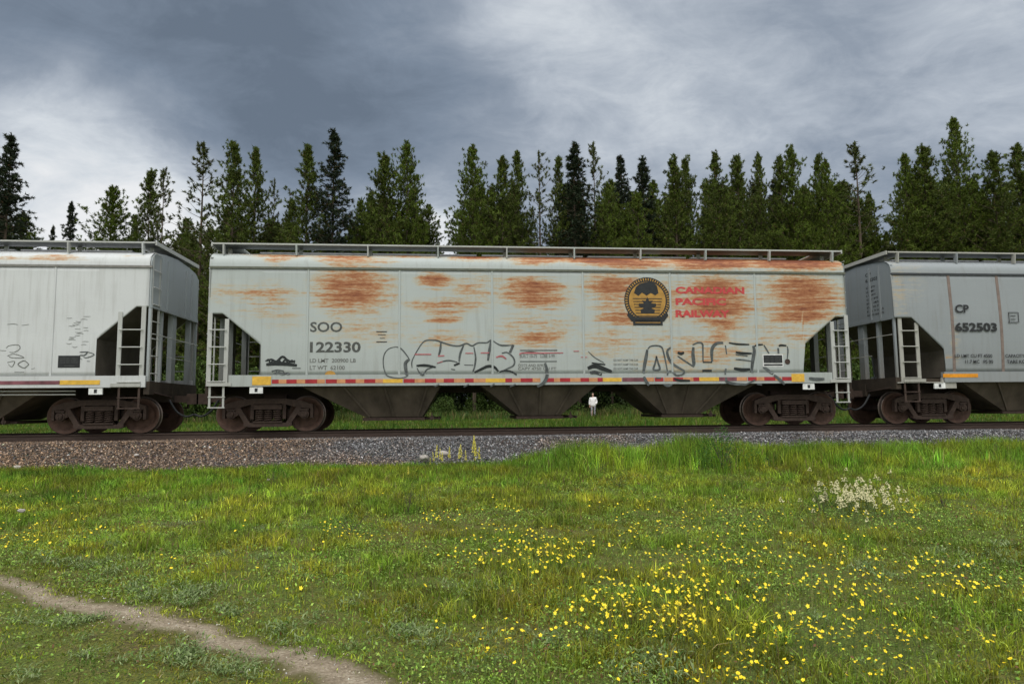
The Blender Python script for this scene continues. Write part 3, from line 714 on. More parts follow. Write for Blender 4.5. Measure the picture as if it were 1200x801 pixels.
m = MB(); a = onY(922.7, 423.5); m.cyl((a[0]-xc, -HW-.006, a[1]), (0, 1, 0), .075, .006, 16); m.build('round_decal', M['tora'], carC).data.materials[0] = M['steel']
m = MB(); a = onY(387, 438.8); m.add([(a[0]-xc+.13*cos(t), -HW-.007, a[1]+.10*sin(t)+.0) for t in np.linspace(0, pi, 12)], [tuple(range(12))]); m.build('yellow_decal', M['gold'], carC)
# emblem
def emblem(car, xc):
    a = onY(758.5, 352.0); cx, cz = a[0]-xc, a[1]; R = .625
    def ring(m, r0_, r1_, y, mi, n=48, t0=0, t1=2*pi):
        T = np.linspace(t0, t1, n+1); vs = [(cx+r*cos(t), y, cz+r*sin(t)) for t in T for r in (r0_, r1_)]
        m.add(vs, [(2*i, 2*i+1, 2*i+3, 2*i+2) for i in range(n)], mi)
    m = MB(); y = -HW-.005
    ring(m, 0, R, y, 0)
    o = m.build('emblem', [M['black'], M['gold']], car)
    m = MB()
    for k in range(44):
        t = -pi/2+.62+(2*pi-1.24)*k/43; ring(m, .535, .60, y-.003, 0, 1, t-.038, t+.012)
    m.build('rim_lettering', M['gold'], o)
    m = MB(); ring(m, 0, .50, y-.003, 0); m.build('gold_disc', M['gold'], o)
    m = MB()
    def poly(pts, mi=0, yy=y-.006): m.add([(cx+p[0], yy, cz+p[1]) for p in pts], [tuple(range(len(pts)))], mi)
    poly([(-.36, .20), (-.30, .36), (-.20, .45), (-.05, .49), (.08, .50), (.20, .46), (.27, .40), (.31, .20), (.22, .14), (.10, .20), (-.02, .13), (-.14, .21), (-.24, .12)])   # crest animal on a log
    for k in range(7):
        z = .06-.078*k; w = .40-.015*k; poly([(-w, z), (w, z), (w, z-.022), (-w, z-.022)])
    poly([(-.18, -.33), (.18, -.33), (.20, -.25), (.10, -.21), (.24, -.15), (.23, -.08), (.10, -.08), (.15, 0), (.05, -.01), (0, .09), (-.05, -.01), (-.15, 0), (-.10, -.08), (-.23, -.08), (-.24, -.15), (-.10, -.21), (-.20, -.25)], 0, y-.008)
    poly([(-.52, -.30), (-.36, -.44), (.36, -.44), (.52, -.30), (.56, -.40), (.44, -.56), (-.44, -.56), (-.56, -.40)], 0, y-.007)
    m.build('crest', M['black'], o)
    m = MB(); m.box((cx-.40, y-.004, cz-.665), (cx+.40, y-.001, cz-.50), 0)
    for zz in (-.545, -.60): m.box((cx-.34, y-.007, cz+zz), (cx+.34, y-.0045, cz+zz+.018), 1)
    m.build('ribbon', [M['black'], M['gold']], o)
emblem(carC, xc)
# graffiti, drawn as flat ribbons on the sheet
CR = {1: (440, 385, 7.5), 2: (580, 385, 7.5), 3: (730, 385, 10), 4: (830, 385, 10), 5: (290, 365, 7.06)}
STK = {'bubble letters outline': [(1, 1.0, 's', [(180, 158), (120, 175), (80, 220), (68, 290), (80, 370), (110, 415), (200, 435), (260, 425), (290, 405)]), (1, 1.2, 's', [(180, 158), (225, 175), (265, 220), (300, 270)]), (1, 3.2, 's', [(300, 268), (265, 300), (266, 350), (275, 405)]),
 (1, 1.4, 's', [(345, 230), (400, 140), (440, 105), (500, 100), (545, 105), (600, 125), (680, 148), (740, 150), (800, 130), (850, 150), (900, 125), (980, 122), (1020, 100), (1090, 140), (1200, 145)]), (1, 1.1, 's', [(345, 230), (320, 290), (322, 345)]),
 (1, 2.4, 'k', [(360, 325), (440, 322), (530, 338)]), (1, 1.4, 's', [(365, 345), (390, 390), (420, 405), (450, 360), (500, 340)]), (1, 2.0, 's', [(575, 110), (570, 180), (555, 240)]), (1, 2.0, 's', [(775, 145), (745, 220), (735, 290)]), (1, 1.6, 's', [(865, 160), (880, 250), (872, 330), (855, 380)]),
 (1, 1.3, 's', [(540, 305), (600, 285), (660, 280), (720, 295)]), (1, 2.6, 'k', [(870, 385), (930, 355), (990, 330), (1045, 338), (1080, 375)]), (1, 1.6, 'k', [(1090, 380), (1130, 370), (1210, 378)]), (1, 2.4, 's', [(1015, 105), (1000, 200), (988, 280)]), (1, 2.6, 'k', [(690, 322), (740, 302)]), (1, 1.4, 's', [(665, 355), (700, 360)]), (1, 1.1, 's', [(780, 318), (860, 320)]),
 (1, 1.8, 's', [(560, 488), (520, 508)]), (1, 1.8, 's', [(820, 488), (775, 512)]), (1, 1.8, 's', [(1045, 484), (1010, 508)]),
 (2, 1.3, 's', [(0, 120), (60, 148), (150, 145)]), (2, 3.6, 's', [(162, 140), (132, 210)]), (2, 1.5, 's', [(60, 215), (110, 210), (165, 260), (165, 320), (100, 355), (40, 385)]), (2, 1.6, 'k', [(40, 380), (100, 368), (150, 380), (190, 405)]), (2, 1.1, 'k', [(230, 212), (320, 205), (430, 220)]), (2, 3.0, 's', [(440, 300), (456, 360), (452, 430), (420, 480), (370, 508)]), (2, 1.6, 's', [(180, 488), (130, 510)])],
 'red scrawl': [(1, 1.6, 'r', [(345, 225), (490, 225)]), (1, 1.6, 'r', [(550, 240), (605, 236)]), (1, 1.3, 'r', [(790, 215), (860, 215)]), (1, 1.5, 'r', [(925, 212), (1000, 212)]), (1, 1.6, 'r', [(1060, 250), (1110, 240), (1150, 265)]), (1, 1.0, 'r', [(545, 300), (590, 288)]), (2, 1.2, 'r', [(215, 228), (240, 214), (400, 214), (600, 212)]), (2, 1.2, 'r', [(690, 197), (740, 197)]), (2, 1.0, 'r', [(755, 250), (810, 250)])],
 'black tag': [(2, 1.0, 's', [(820, 200), (880, 255), (960, 300)]), (2, 4.2, 'k', [(815, 348), (880, 328), (960, 355), (1025, 378)]), (2, 2.0, 'k', [(850, 300), (970, 315)]), (2, 3.0, 'k', [(835, 388), (880, 382), (935, 402)])],
 'large letters': [(3, 3.2, 's', [(285, 245), (272, 330), (252, 430), (240, 520)]), (3, 3.0, 's', [(240, 560), (262, 610), (300, 664)]), (3, 1.6, 's', [(290, 240), (320, 208), (380, 198), (440, 208), (465, 240), (490, 340), (510, 440), (520, 500)]), (3, 2.0, 's', [(392, 320), (378, 400), (358, 478), (430, 476), (412, 400), (392, 320)]),
 (3, 2.6, 's', [(560, 220), (520, 260), (530, 330), (570, 400), (640, 450), (722, 495)]), (3, 1.6, 's', [(722, 495), (700, 530), (620, 545), (570, 500), (520, 515), (515, 545)]), (3, 2.8, 'k', [(640, 278), (680, 292), (715, 276)]), (3, 1.6, 's', [(640, 320), (700, 360), (790, 420), (832, 448)]),
 (3, 3.4, 's', [(825, 215), (820, 300), (830, 400), (825, 440)]), (3, 1.8, 's', [(815, 190), (880, 163), (930, 178), (936, 260), (938, 385)]), (3, 1.8, 'k', [(935, 391), (1045, 393)]), (3, 3.2, 's', [(1045, 385), (1040, 290), (1050, 220), (1100, 172), (1175, 165)]), (3, 3.4, 'k', [(930, 492), (1040, 492)]), (3, 2.0, 's', [(380, 578), (440, 578)]), (3, 2.2, 's', [(470, 655), (520, 668), (570, 655)]), (3, 2.2, 'k', [(590, 585), (660, 605), (780, 607)]),
 (4, 1.8, 's', [(200, 195), (215, 300)]), (4, 1.8, 'k', [(240, 165), (340, 180), (480, 185)]), (4, 2.4, 'k', [(320, 275), (400, 287), (510, 290)]), (4, 1.8, 's', [(320, 302), (460, 320)]), (4, 1.5, 's', [(320, 360), (400, 365), (500, 380)]), (4, 3.4, 'k', [(300, 465), (400, 482), (490, 475)]), (4, 2.4, 's', [(205, 465), (190, 535)]), (4, 2.6, 's', [(200, 570), (210, 620), (300, 645), (430, 655)]), (4, 2.0, 's', [(430, 655), (540, 600)]), (4, 2.2, 's', [(560, 648), (620, 655)]),
 (4, 3.4, 's', [(525, 200), (538, 260), (527, 340), (515, 420), (508, 512)]), (4, 1.8, 'k', [(540, 205), (580, 190), (640, 185)]), (4, 1.6, 's', [(650, 190), (680, 240), (712, 292)]), (4, 3.0, 's', [(640, 445), (690, 480), (750, 528)]), (4, 3.0, 's', [(760, 545), (820, 590), (885, 652)]), (4, 2.8, 's', [(822, 292), (818, 225)]), (4, 2.0, 'k', [(825, 205), (850, 194), (915, 198)]), (4, 1.4, 's', [(925, 205), (932, 260), (925, 350)]), (4, 3.0, 's', [(1170, 580), (1250, 590), (1350, 588)])],
 'low black tag': [(5, 1.6, 'k', [(150, 410), (175, 395), (190, 425), (215, 400), (232, 425), (262, 405), (285, 428), (312, 398), (340, 425), (368, 402), (392, 425)]), (5, 1.0, 's', [(205, 500), (230, 488), (250, 503), (280, 486), (305, 502)]), (5, 1.0, 's', [(230, 518), (260, 506), (290, 520), (330, 505), (352, 518)]), (5, 3.4, 'k', [(155, 438), (220, 430), (310, 432), (410, 445)]), (5, 2.0, 'k', [(160, 405), (200, 395), (240, 412), (290, 372), (330, 400), (370, 415), (395, 405)]), (5, 1.6, 's', [(200, 492), (250, 485), (300, 490)]), (5, 1.6, 's', [(215, 512), (260, 508), (350, 515)]), (5, 1.2, 's', [(370, 468), (440, 468)])]}
for nm, L_ in STK.items():
    by = {}
    for c_, w, k, pts in L_: by.setdefault(k, []).append((c_, w, pts))
    for k, q in by.items():
        m = MB()
        for i, (c_, w, pts) in enumerate(q):
            ox, oy, sc = CR[c_]; ribbon(m, [onY(ox+a/sc, oy+b_/sc) for a, b_ in pts], w*1.3/45.0, xc, {'s': 0, 'k': 2, 'r': 4}[k]+i*.03)
        m.build('graffiti', {'s': M['spray'], 'k': M['sprayk'], 'r': M['sprayr']}[k], carC)

# left car
rustL = [sg(*q) for q in [(65, 301, 34, 3, .62), (5, 301, 20, 2.5, .5), (20, 300, 60, 2, .3), (162, 444, 16, 4, .5), (145, 445, 10, 4, .3), (150, 300, 20, 2, .3)]]
carL, xl, Ll = hopper(-23.9, -7.33, 'off white hopper car with black stencil panel and faint scribbles, at the left edge',
    M['paintL'], M['endL'], M['chordL'], ((.36, 3.15), (1.26, 2.34)), ((.36, 3.15), (1.26, 2.34)), M['ladder'], rust=rustL, seams=(61,), sill_to=(-8.2, 8.22), lad=(.17, .72))
stencil_plate(carL, xl, (68.5, 416.5), (93.5, 430.5), False)
m = MB(); xa, xb = onY(-150, 447)[0]-xl, onY(71, 447)[0]-xl; m.box((xa, -HW-.042, 1.235), (xb, -HW-.036, 1.325)); m.build('reflective_strip', M['tmar'], carL)
m = MB(); xa, xb = onY(71.3, 447)[0]-xl, onY(118, 447)[0]-xl; m.box((xa, -HW-.044, 1.225), (xb, -HW-.036, 1.335)); m.build('reflective_strip', M['tyel'], carL)
m = MB()
for z in (1.105, 1.02): m.tube([(-4.0, -HW+.12, z), (Ll-1.75, -HW+.12, z-.03)], .018, 6)
m.build('brake_pipe', M['ladder'], carL)
def scribble(car, xc, ox, oy, sc, strokes, mat, name='graffiti'):
    m = MB()
    for i, (w, pts) in enumerate(strokes): ribbon(m, [onY(ox+a/sc, oy+b_/sc) for a, b_ in pts], w/45.0, xc, i*.05)
    m.build(name, mat, car)
scribble(carL, xl, 0, 370, 7.06, [(.8, [(50, 265), (80, 245), (150, 240), (165, 270), (120, 300), (80, 300)]), (.8, [(60, 330), (120, 315), (200, 345), (100, 345), (70, 330)]), (.8, [(60, 385), (120, 375), (100, 420), (70, 400)]), (1.2, [(240, 400), (200, 430), (150, 400), (200, 370), (240, 400)]), (.7, [(0, 285), (50, 288)]), (.6, [(260, 440), (290, 430)]), (1.0, [(120, 465), (200, 465)])], M['greyink'])
scribble(carL, xl, 0, 370, 7.06, [(1.6, [(660, 300), (720, 300), (700, 325), (660, 325)]), (1.2, [(720, 295), (780, 320), (720, 345), (690, 340)]), (.8, [(640, 345), (680, 360)]), (.8, [(720, 375), (745, 375)])], M['spray'])
rr = np.random.default_rng(4); st = []
for k in range(20):
    a = rr.uniform(540, 700); b_ = 5+k*13; st.append((.5, [(a, b_), (a+25, b_+rr.uniform(-8, 8)), (a+rr.uniform(35, 60), b_)]))
st += [(.6, [(60, 70), (110, 66), (150, 72)]), (.6, [(180, 78), (240, 70)])]
scribble(carL, xl, 0, 370, 7.06, st, M['greyink'])
# right car
rustR = [sg(*q) for q in [(1112, 417, 12, 3, .55), (1052, 345, 10, 40, .22), (1118, 400, 6, 30, .2), (1070, 330, 20, 30, .12), (1100, 300, 60, 2, .2)]]
carR, xr_, Lr = hopper(12.20, 28.6, 'mid grey hopper car with black CP lettering, cut off by the right edge',
    M['paintR'], M['endR'], M['chordR'], ((.50, 2.93), (1.44, 2.03)), ((.50, 2.93), (1.44, 2.03)), M['ladderR'], bulge=.05, rust=rustR, seams=(1116, 1173, 1232, 1290), seam_mat=M['ribR'], sill_to=(-8.2+1.36, 8.2-1.36), lad=(.17, .65), end_lad=False)
px_text('reporting_mark', 'CP', (1119, 356.7), (1135.8, 366.4), M['black'], carR, xr_, y=-HW-.075, bold=.03)
px_text('car_number', '652503', (1118.8, 377.7), (1168.8, 388.4), M['black'], carR, xr_, y=-HW-.075, bold=.04)
px_text('weight_stencil', 'LD LMT CU FT 4550', (1118.8, 414.8), (1163, 418.6), M['black'], carR, xr_, y=-HW-.055, bold=.02)
px_text('weight_stencil', '11.7 MC   PS 90', (1131, 421.5), (1164, 425.5), M['black'], carR, xr_, y=-HW-.045, bold=.02)
px_text('weight_stencil', 'CAPACITY KG 91000', (1178, 414.8), (1222, 418.6), M['black'], carR, xr_, y=-HW-.055, bold=.02)
px_text('weight_stencil', 'TARE KG 28000', (1180, 421.5), (1216, 425.5), M['black'], carR, xr_, y=-HW-.045, bold=.02)
m = MB(); 
for (xa_, xb_, y_) in ((1181.5, 1192.8, 366), (1181.5, 1192.8, 377.6), (1184, 1190, 370), (1184, 1190, 374)):
    a = onY(xa_, y_, 17.5); b_ = onY(xb_, y_, 17.5); m.box((a[0]-xr_, -HW-.075, a[1]-.01), (b_[0]-xr_, -HW-.072, a[1]+.01))
for xx in (1181.5, 1192.6):
    a = onY(xx, 366, 17.5); b_ = onY(xx, 377.6, 17.5); m.box((a[0]-xr_, -HW-.075, b_[1]), (a[0]-xr_+.02, -HW-.072, a[1]))
m.build('inspection_box', M['black'], carR)
m = MB(); xa, xb = onY(1103.6, 436)[0]-xr_, onY(1144.5, 436)[0]-xr_; m.box((xa, -HW-.042, 1.285), (xb, -HW-.036, 1.385)); m.build('orange_stripe', M['orange'], carR)
m = MB(); m.box((-Lr+1.30, -HW-.0, .99), (-Lr+1.72, -HW+.05, 1.28)); m.build('bolster_plate', M['ladderR'], carR)
m = MB(); m.box((-Lr+.0, -HW-.03, 1.14), (-Lr+1.32, -HW+.06, 1.165)); m.build('platform_edge', M['ladderR'], carR)
# stencil block on the end wall of the right car
for i in range(10):
    w = [.30, .62, .5, .45, .5, .62, .7, .6, .85, .85][i]; z = 4.28-.115*i-(.05 if i > 0 else 0)-(.08 if i > 1 else 0)
    cu = ['CP', '652503', 'CAPY', 'LD LMT', 'LT WT', 'CU FT', 'IL 49', 'EW 10 7', 'E 11 3 H 15', 'RPKD SHOPS'][i]
    me_o = text_obj('end_lettering', cu, 0, w*.9, 0, .10 if i < 2 else .055, 0, M['black'], carR, 0, bold=.02)
    co = np.zeros(len(me_o.data.vertices)*3); me_o.data.vertices.foreach_get('co', co); co = co.reshape(-1, 3)
    nw = np.stack([np.full(len(co), -Lr+.05-.028), -.42-co[:, 0], z+co[:, 2]], -1); me_o.data.vertices.foreach_set('co', nw.ravel()); me_o.data.update()

# ------------------------------------------------------------------ trees
def blades(base, direc, length, width, r, droop=0.0):
    """needle / leaf triangles: base (n,3), unit direc (n,3)"""
    n = len(base); rnd = r.normal(size=(n, 3)); side = np.cross(direc, rnd); side /= np.linalg.norm(side, axis=1)[:, None]+1e-9
    tip = base+direc*length[:, None]; tip[:, 2] -= droop*length
    V = np.stack([base-side*width[:, None]/2, base+side*width[:, None]/2, tip], 1)
    return V
def make_tree(seed, kind):
    r = np.random.default_rng(seed); H = 20.0
    tv = MB(); bend = r.uniform(-.3, .3, 2)
    tr_pts = [(bend[0]*sin(t*2.2)*.5, bend[1]*sin(t*1.7)*.5, H*t) for t in np.linspace(0, .985, 9)]
    tv.tube(tr_pts, .17, 7, r2=.015)
    if kind == 'spruce': z0, Rm, ang, pw, dz = 2.0, 3.4, -.20, .95, .42
    elif kind == 'sparse': z0, Rm, ang, pw, dz = 4.5, 3.0, .10, .75, .52
    elif kind == 'bushy': z0, Rm, ang, pw, dz = 2.5, 5.0, .28, .84, .42
    else: z0, Rm, ang, pw, dz = 3.0, 4.1, .24, .86, .42
    cen = []; dr = []; shade = []
    z = z0; lop = r.uniform(.75, 1.2, 9)
    while z < H*.985:
        u = (z-z0)/(H-z0); nb = r.integers(5, 9) if kind != 'sparse' else r.integers(3, 6)
        R0 = Rm*(1-u)**pw*(.8+.2*min(1, u*5)) + .10
        for k in range(nb):
            if r.random() < (.15 if kind != 'sparse' else .25): continue
            th = r.uniform(0, 2*pi); R = R0*(r.uniform(.45, 1.0) if r.random() < .72 else r.uniform(1.0, 1.35))*lop[int(th/(2*pi)*9) % 9]
            a = ang+r.normal(0, .16)+.55*u*(0 if kind == 'spruce' else 1)
            if kind == 'spruce': a = -.32+.75*u+r.normal(0, .08)
            zz0 = z+r.uniform(-.15, .15); bx, by = bend[0]*sin(z/H*2.2)*.5, bend[1]*sin(z/H*1.7)*.5
            d = np.array([cos(th)*cos(a), sin(th)*cos(a), sin(a)])
            curve = (.16 if kind != 'spruce' else .18)*R
            end = np.array([bx, by, zz0])+d*R+np.array([0, 0, curve])
            tv.tube([(bx, by, zz0), tuple(np.array([bx, by, zz0])+d*R*.55), tuple(end)], .018+.016*(1-u), 3, r2=.006)
            nt_ = max(2, int(R/.30)); br = r.uniform(.72, 1.3)
            for q in range(nt_):
                f = (q+.8)/(nt_+.0) ; 
                if f < .22 and R > .8: continue
                f = min(f, 1.04); p = np.array([bx, by, zz0])+d*R*f+np.array([0, 0, curve*f*f])
                ns = 1 if kind == 'sparse' else 2
                for _ in range(ns+(1 if f > .75 else 0)):
                    off = r.normal(0, (.04+.20*min(1, R/1.2))*(1.2-.5*f), 3)*np.array([1, 1, .6])
                    cen.append(p+off); dd = d*.55+np.array([0, 0, .35 if kind != 'spruce' else -.15])+r.normal(0, .25, 3); dr.append(dd/np.linalg.norm(dd)); shade.append(br*r.uniform(.75, 1.25))
        z += dz*r.uniform(.7, 1.3)*(1-.35*u)
    cen.append((tr_pts[-1][0], tr_pts[-1][1], H*.985)); dr.append(np.array([0, 0, 1.0])); shade.append(1)
    for q in range(7):
        cen.append(np.array([tr_pts[-1][0], tr_pts[-1][1], H*(.955+.007*q)])+r.normal(0, .02, 3)); dr.append(np.array([0, 0, 1.0])); shade.append(1)
    cen = np.array(cen); dr = np.array(dr); shade = np.array(shade); NB = 22
    base = np.repeat(cen, NB, 0); D = np.repeat(dr, NB, 0)*.55+r.normal(0, .62, (len(base), 3)); D /= np.linalg.norm(D, axis=1)[:, None]
    base = base+np.repeat(dr, NB, 0)*r.uniform(-.10, .10, (len(base), 1))
    Lb = r.uniform(.12, .25, len(base)); Wb = r.uniform(.04, .07, len(base))
    V = blades(base, D, Lb, Wb, r)
    sh = np.repeat(shade, NB)*r.uniform(.65, 1.35, len(base))*.76
    colA = {'spruce': (.026, .042, .020), 'sparse': (.070, .095, .022), 'bushy': (.072, .115, .012), 'pine': (.070, .108, .014)}[kind]
    colB = {'spruce': (.040, .060, .026), 'sparse': (.135, .155, .045), 'bushy': (.150, .205, .026), 'pine': (.14, .18, .030)}[kind]
    w = np.clip(r.normal(.45, .3, len(base)), 0, 1)[:, None]
    c = (np.array(colA)*(1-w)+np.array(colB)*w)*sh[:, None]
    dead = r.random(len(base)) < .035; c[dead] = (.13, .075, .035)
    me = np_mesh('crown', V.reshape(-1, 3), np.arange(len(V)*3), np.full(len(V), 3), [M['needle']], color=np.repeat(c, 3, 0))
    o = tv.build('trunk', M['bark']); tm = o.data; bpy.data.objects.remove(o)
    return tm, me
PROTO = {'pine': [make_tree(s, 'pine') for s in (1, 2, 3, 4, 5)], 'bushy': [make_tree(s, 'bushy') for s in (11, 12, 13)], 'spruce': [make_tree(s, 'spruce') for s in (21, 22, 23)], 'sparse': [make_tree(s, 'sparse') for s in (31, 32)]}
rt_ = np.random.default_rng(5)
def tree(x, y, top, kind, wide, label, group, name):
    z0 = float(hgt(x, y))-.1; H = top-z0; s = H/20.0
    o = empty(name, (x, y, z0), label, 'tree', group)
    o.scale = (s**.5*wide, s**.5*wide, s); o.rotation_euler = (0, 0, rt_.uniform(0, 2*pi))
    tm, cm = PROTO[kind][int(rt_.integers(len(PROTO[kind])))]
    link('trunk', tm, o); link('crown', cm, o)
FRONT = [  # image x, image y of the tip, kind, width, distance, label
 (-6, 168, 'spruce', 1.0, 52, 'dark spruce cut by the left edge of the picture'),
 (15, 158, 'spruce', 1.15, 50, 'tall dark spruce standing apart at the far left, over the off white car'),
 (63, 264, 'spruce', .55, 60, 'tiny spruce tip, lowest of all, just left of the small spruce'),
 (83, 236, 'spruce', .75, 56, 'small spruce standing alone over the off white car, shorter than its neighbours'),
 (133, 218, 'bushy', 1.05, 50, 'broad low rounded pine right of the small lone spruce'),
 (160, 252, 'pine', .7, 53, 'low pine between the broad rounded pine and the twin tipped pines'),
 (178, 197, 'pine', .85, 52, 'left one of the twin tipped pines over the end of the off white car'),
 (191, 199, 'sparse', .9, 51, 'right one of the twin tipped pines over the end of the off white car'),
 (236, 168, 'sparse', 1.25, 50, 'tall open branched pine over the gap between the left and centre cars'),
 (275, 166, 'pine', 1.0, 50, 'tall pine over the left end of the centre car'),
 (300, 173, 'pine', .85, 51, 'pine right beside the tall pine over the left end of the centre car'),
 (323, 210, 'sparse', .8, 52, 'shorter thin pine left of the tall dark pair'),
 (342, 232, 'pine', .8, 51, 'short pine filling the dip left of the tall dark pair'),
 (361, 170, 'pine', 1.0, 50, 'left and greener one of the tall pair left of the open gap'),
 (391, 152, 'spruce', 1.1, 50, 'tallest dark spruce of the left half, with a sharp tip'),
 (423, 232, 'bushy', .7, 51, 'short pine between the tallest dark spruce and the next tall pair'),
 (450, 179, 'pine', 1.05, 50, 'left one of the pair of tall pines above the scribbled lettering'),
 (478, 165, 'bushy', .85, 50, 'right and taller one of the pair of tall pines, sloping down to the bright gap'),
 (503, 240, 'bushy', .85, 51, 'low spreading pine at the left side of the bright sky gap'),
 (555, 170, 'bushy', .85, 50, 'broad pine with a lone limb reaching into the bright sky gap'),
 (590, 183, 'pine', .95, 50, 'pine directly right of the broad pine by the bright gap'),
 (605, 177, 'pine', .85, 51, 'narrow pine left of the thin see-through pine'),
 (630, 177, 'sparse', 1.0, 50, 'thin see-through pine with its bare trunk showing against the sky'),
 (655, 183, 'pine', .7, 51, 'narrow pine just right of the thin see-through pine'),
 (673, 167, 'spruce', 1.25, 50, 'tall dense dark conifer left of the round emblem'),
 (693, 169, 'sparse', .9, 51, 'thin brownish pine right of the tall dense dark conifer'),
 (712, 215, 'bushy', .75, 50, 'light green short pine in front of the two dark spruce tips'),
 (726, 183, 'spruce', 1.0, 56, 'left one of two dark ragged spruce tips above the round emblem'),
 (752, 183, 'spruce', 1.15, 56, 'right one of two dark ragged spruce tips above the round emblem'),
 (745, 225, 'bushy', .8, 50, 'light green low pine right above the round emblem'),
 (788, 182, 'pine', 1.0, 50, 'pine above the red lettering with its crown split at the tip'),
 (803, 182, 'pine', .75, 52, 'narrow pine behind the right shoulder of the split crowned pine'),
 (835, 179, 'pine', .95, 50, 'pine above the right end of the red lettering'),
 (862, 182, 'pine', .95, 51, 'pine next to the right of the pine over the red lettering'),
 (887, 180, 'pine', .7, 50, 'column shaped pine left of the broad full pine'),
 (912, 183, 'pine', .8, 52, 'slim pine touching the left side of the broad full pine'),
 (927, 171, 'bushy', .85, 50, 'broad full green pine above the right rust patch of the centre car'),
 (957, 180, 'pine', .75, 51, 'pine right after the broad full pine'),
 (968, 187, 'bushy', .75, 50, 'round shouldered pine left of the tall layered pine'),
 (998, 169, 'sparse', 1.35, 50, 'tall layered pine standing over the right end of the centre car'),
 (1018, 225, 'bushy', .7, 51, 'lower pine at the left side of the notch over the right gap'),
 (1058, 180, 'bushy', .8, 50, 'first pine right of the notch over the right gap'),
 (1082, 169, 'pine', 1.15, 50, 'tall pine left of the tallest tree of the row'),
 (1115, 138, 'bushy', .85, 50, 'tallest tree of the whole row, a broad pine over the grey car'),
 (1140, 205, 'pine', .9, 51, 'lower pine tucked right of the tallest tree'),
 (1163, 177, 'pine', 1.1, 50, 'pine between the tallest tree and the right edge'),
 (1192, 167, 'pine', 1.1, 50, 'tall pine at the right edge of the picture'),
 (1225, 175, 'bushy', 1.0, 51, 'pine just outside the right edge of the picture')]
for px, py, kind, wide, Y, lab in FRONT:
    Y = Y+rt_.uniform(-1.0, 1.5)
    x, top = onY(px, py, Y); tree(x, Y, top, kind, wide, lab, None, 'spruce_tree' if kind == 'spruce' else 'pine_tree')
sky_px = [-80, 0, 20, 36, 58, 64, 92, 104, 112, 135, 165, 200, 230, 262, 300, 345, 410, 420, 432, 495, 508, 516, 530, 540, 552, 615, 626, 644, 650, 700, 760, 1016, 1026, 1038, 1046, 1060, 1300]
sky_py = [240, 235, 250, 290, 294, 280, 280, 294, 275, 262, 262, 255, 250, 240, 240, 245, 240, 262, 215, 215, 262, 290, 292, 262, 215, 210, 280, 282, 215, 200, 205, 205, 262, 288, 262, 205, 195]
k = 0
for Y, step in ((54, 3.0), (58, 2.6), (63, 3.2), (70, 3.4), (79, 4.2)):
    a, b_ = onY(-60, 400, Y)[0], onY(1260, 400, Y)[0]; x = a+rt_.uniform(0, 2)
    while x < b_:
        px = 600+(x*cos(YAW)-Y*sin(YAW))/(x*sin(YAW)+Y*cos(YAW))*F
        sy = np.interp(px, sky_px, sky_py); py = sy+rt_.uniform(2, 42)
        top = onY(px, py, Y)[1]
        if top-(-.3) > 4.0:
            kd = rt_.choice(['pine', 'pine', 'bushy', 'bushy', 'spruce', 'sparse']); tree(x, Y+rt_.uniform(-1, 1), top, kd, rt_.uniform(.95, 1.3) if py < 270 else .9,
                 'dark conifer in the packed forest behind the front row of trees', 'conifers packed behind the front row', 'pine_tree')
        x += step*rt_.uniform(.6, 1.5)

# understorey shrubs at the forest edge
def make_bush(seed, H, R, n, lw, colA, colB, up_=.5):
    r = np.random.default_rng(seed)
    th = r.uniform(0, 2*pi, n); ph = r.uniform(0, 1, n)**.6; zz = r.uniform(0, 1, n)
    rad = R*(.35+.65*np.sin(np.clip(zz, 0, 1)*pi*.8+.35))*ph*(1+.35*np.sin(th*3+seed)+.2*np.sin(th*5))
    base = np.stack([np.cos(th)*rad, np.sin(th)*rad, zz*H*(1-.35*(rad/R)**2)*(1+.15*np.sin(th*2+seed))], 1)
    clump = (np.sin(th*7+zz*11+seed)+r.normal(0, .4, n)); keep = clump > -.9; base = base[keep]; n = len(base)
    D = r.normal(size=(n, 3))+np.array([0, 0, up_]); D /= np.linalg.norm(D, axis=1)[:, None]
    V = blades(base, D, r.uniform(.7, 1.4, n)*lw*1.6, r.uniform(.6, 1.3, n)*lw, r)
    w = r.random(n)[:, None]; c = (np.array(colA)*(1-w)+np.array(colB)*w)*r.uniform(.7, 1.3, (n, 1))
    fm = np_mesh('foliage', V.reshape(-1, 3), np.arange(n*3), np.full(n, 3), [M['leaf']], color=np.repeat(c, 3, 0))
    m = MB()
    for k in range(7):
        t = r.uniform(0, 2*pi); q = R*.7*r.uniform(.3, 1); m.tube([(0, 0, -.05), (cos(t)*q*.4, sin(t)*q*.4, H*.45), (cos(t)*q, sin(t)*q, H*.85)], .012*H/1.5+.004, 4, r2=.003)
    o = m.build('stems', M['bark']); sm = o.data; bpy.data.objects.remove(o)
    return fm, sm
SB = [make_bush(s, 2.2, 1.3, 3600, .085, (.035, .07, .012), (.09, .14, .025)) for s in (1, 2, 3)]
DBm = [make_bush(s, 1.0, .8, 2200, .022, (.022, .085, .012), (.055, .15, .022), 1.6) for s in (5, 6)]
DT = [make_bush(s, 1.0, .9, 1500, .020, (.018, .070, .010), (.045, .13, .018), 1.3) for s in (8, 9)]
def bush(protos, x, y, s, sz, label, group=None, name='shrub', cat='shrub', z=None):
    fm, sm = protos[int(rt_.integers(len(protos)))]
    o = empty(name, (x, y, float(hgt(x, y)) if z is None else z), label, cat, group); o.scale = (s, s, sz); o.rotation_euler = (0, 0, rt_.uniform(0, 6.28))
    link('foliage', fm, o); link('stems', sm, o)
x = -34.0
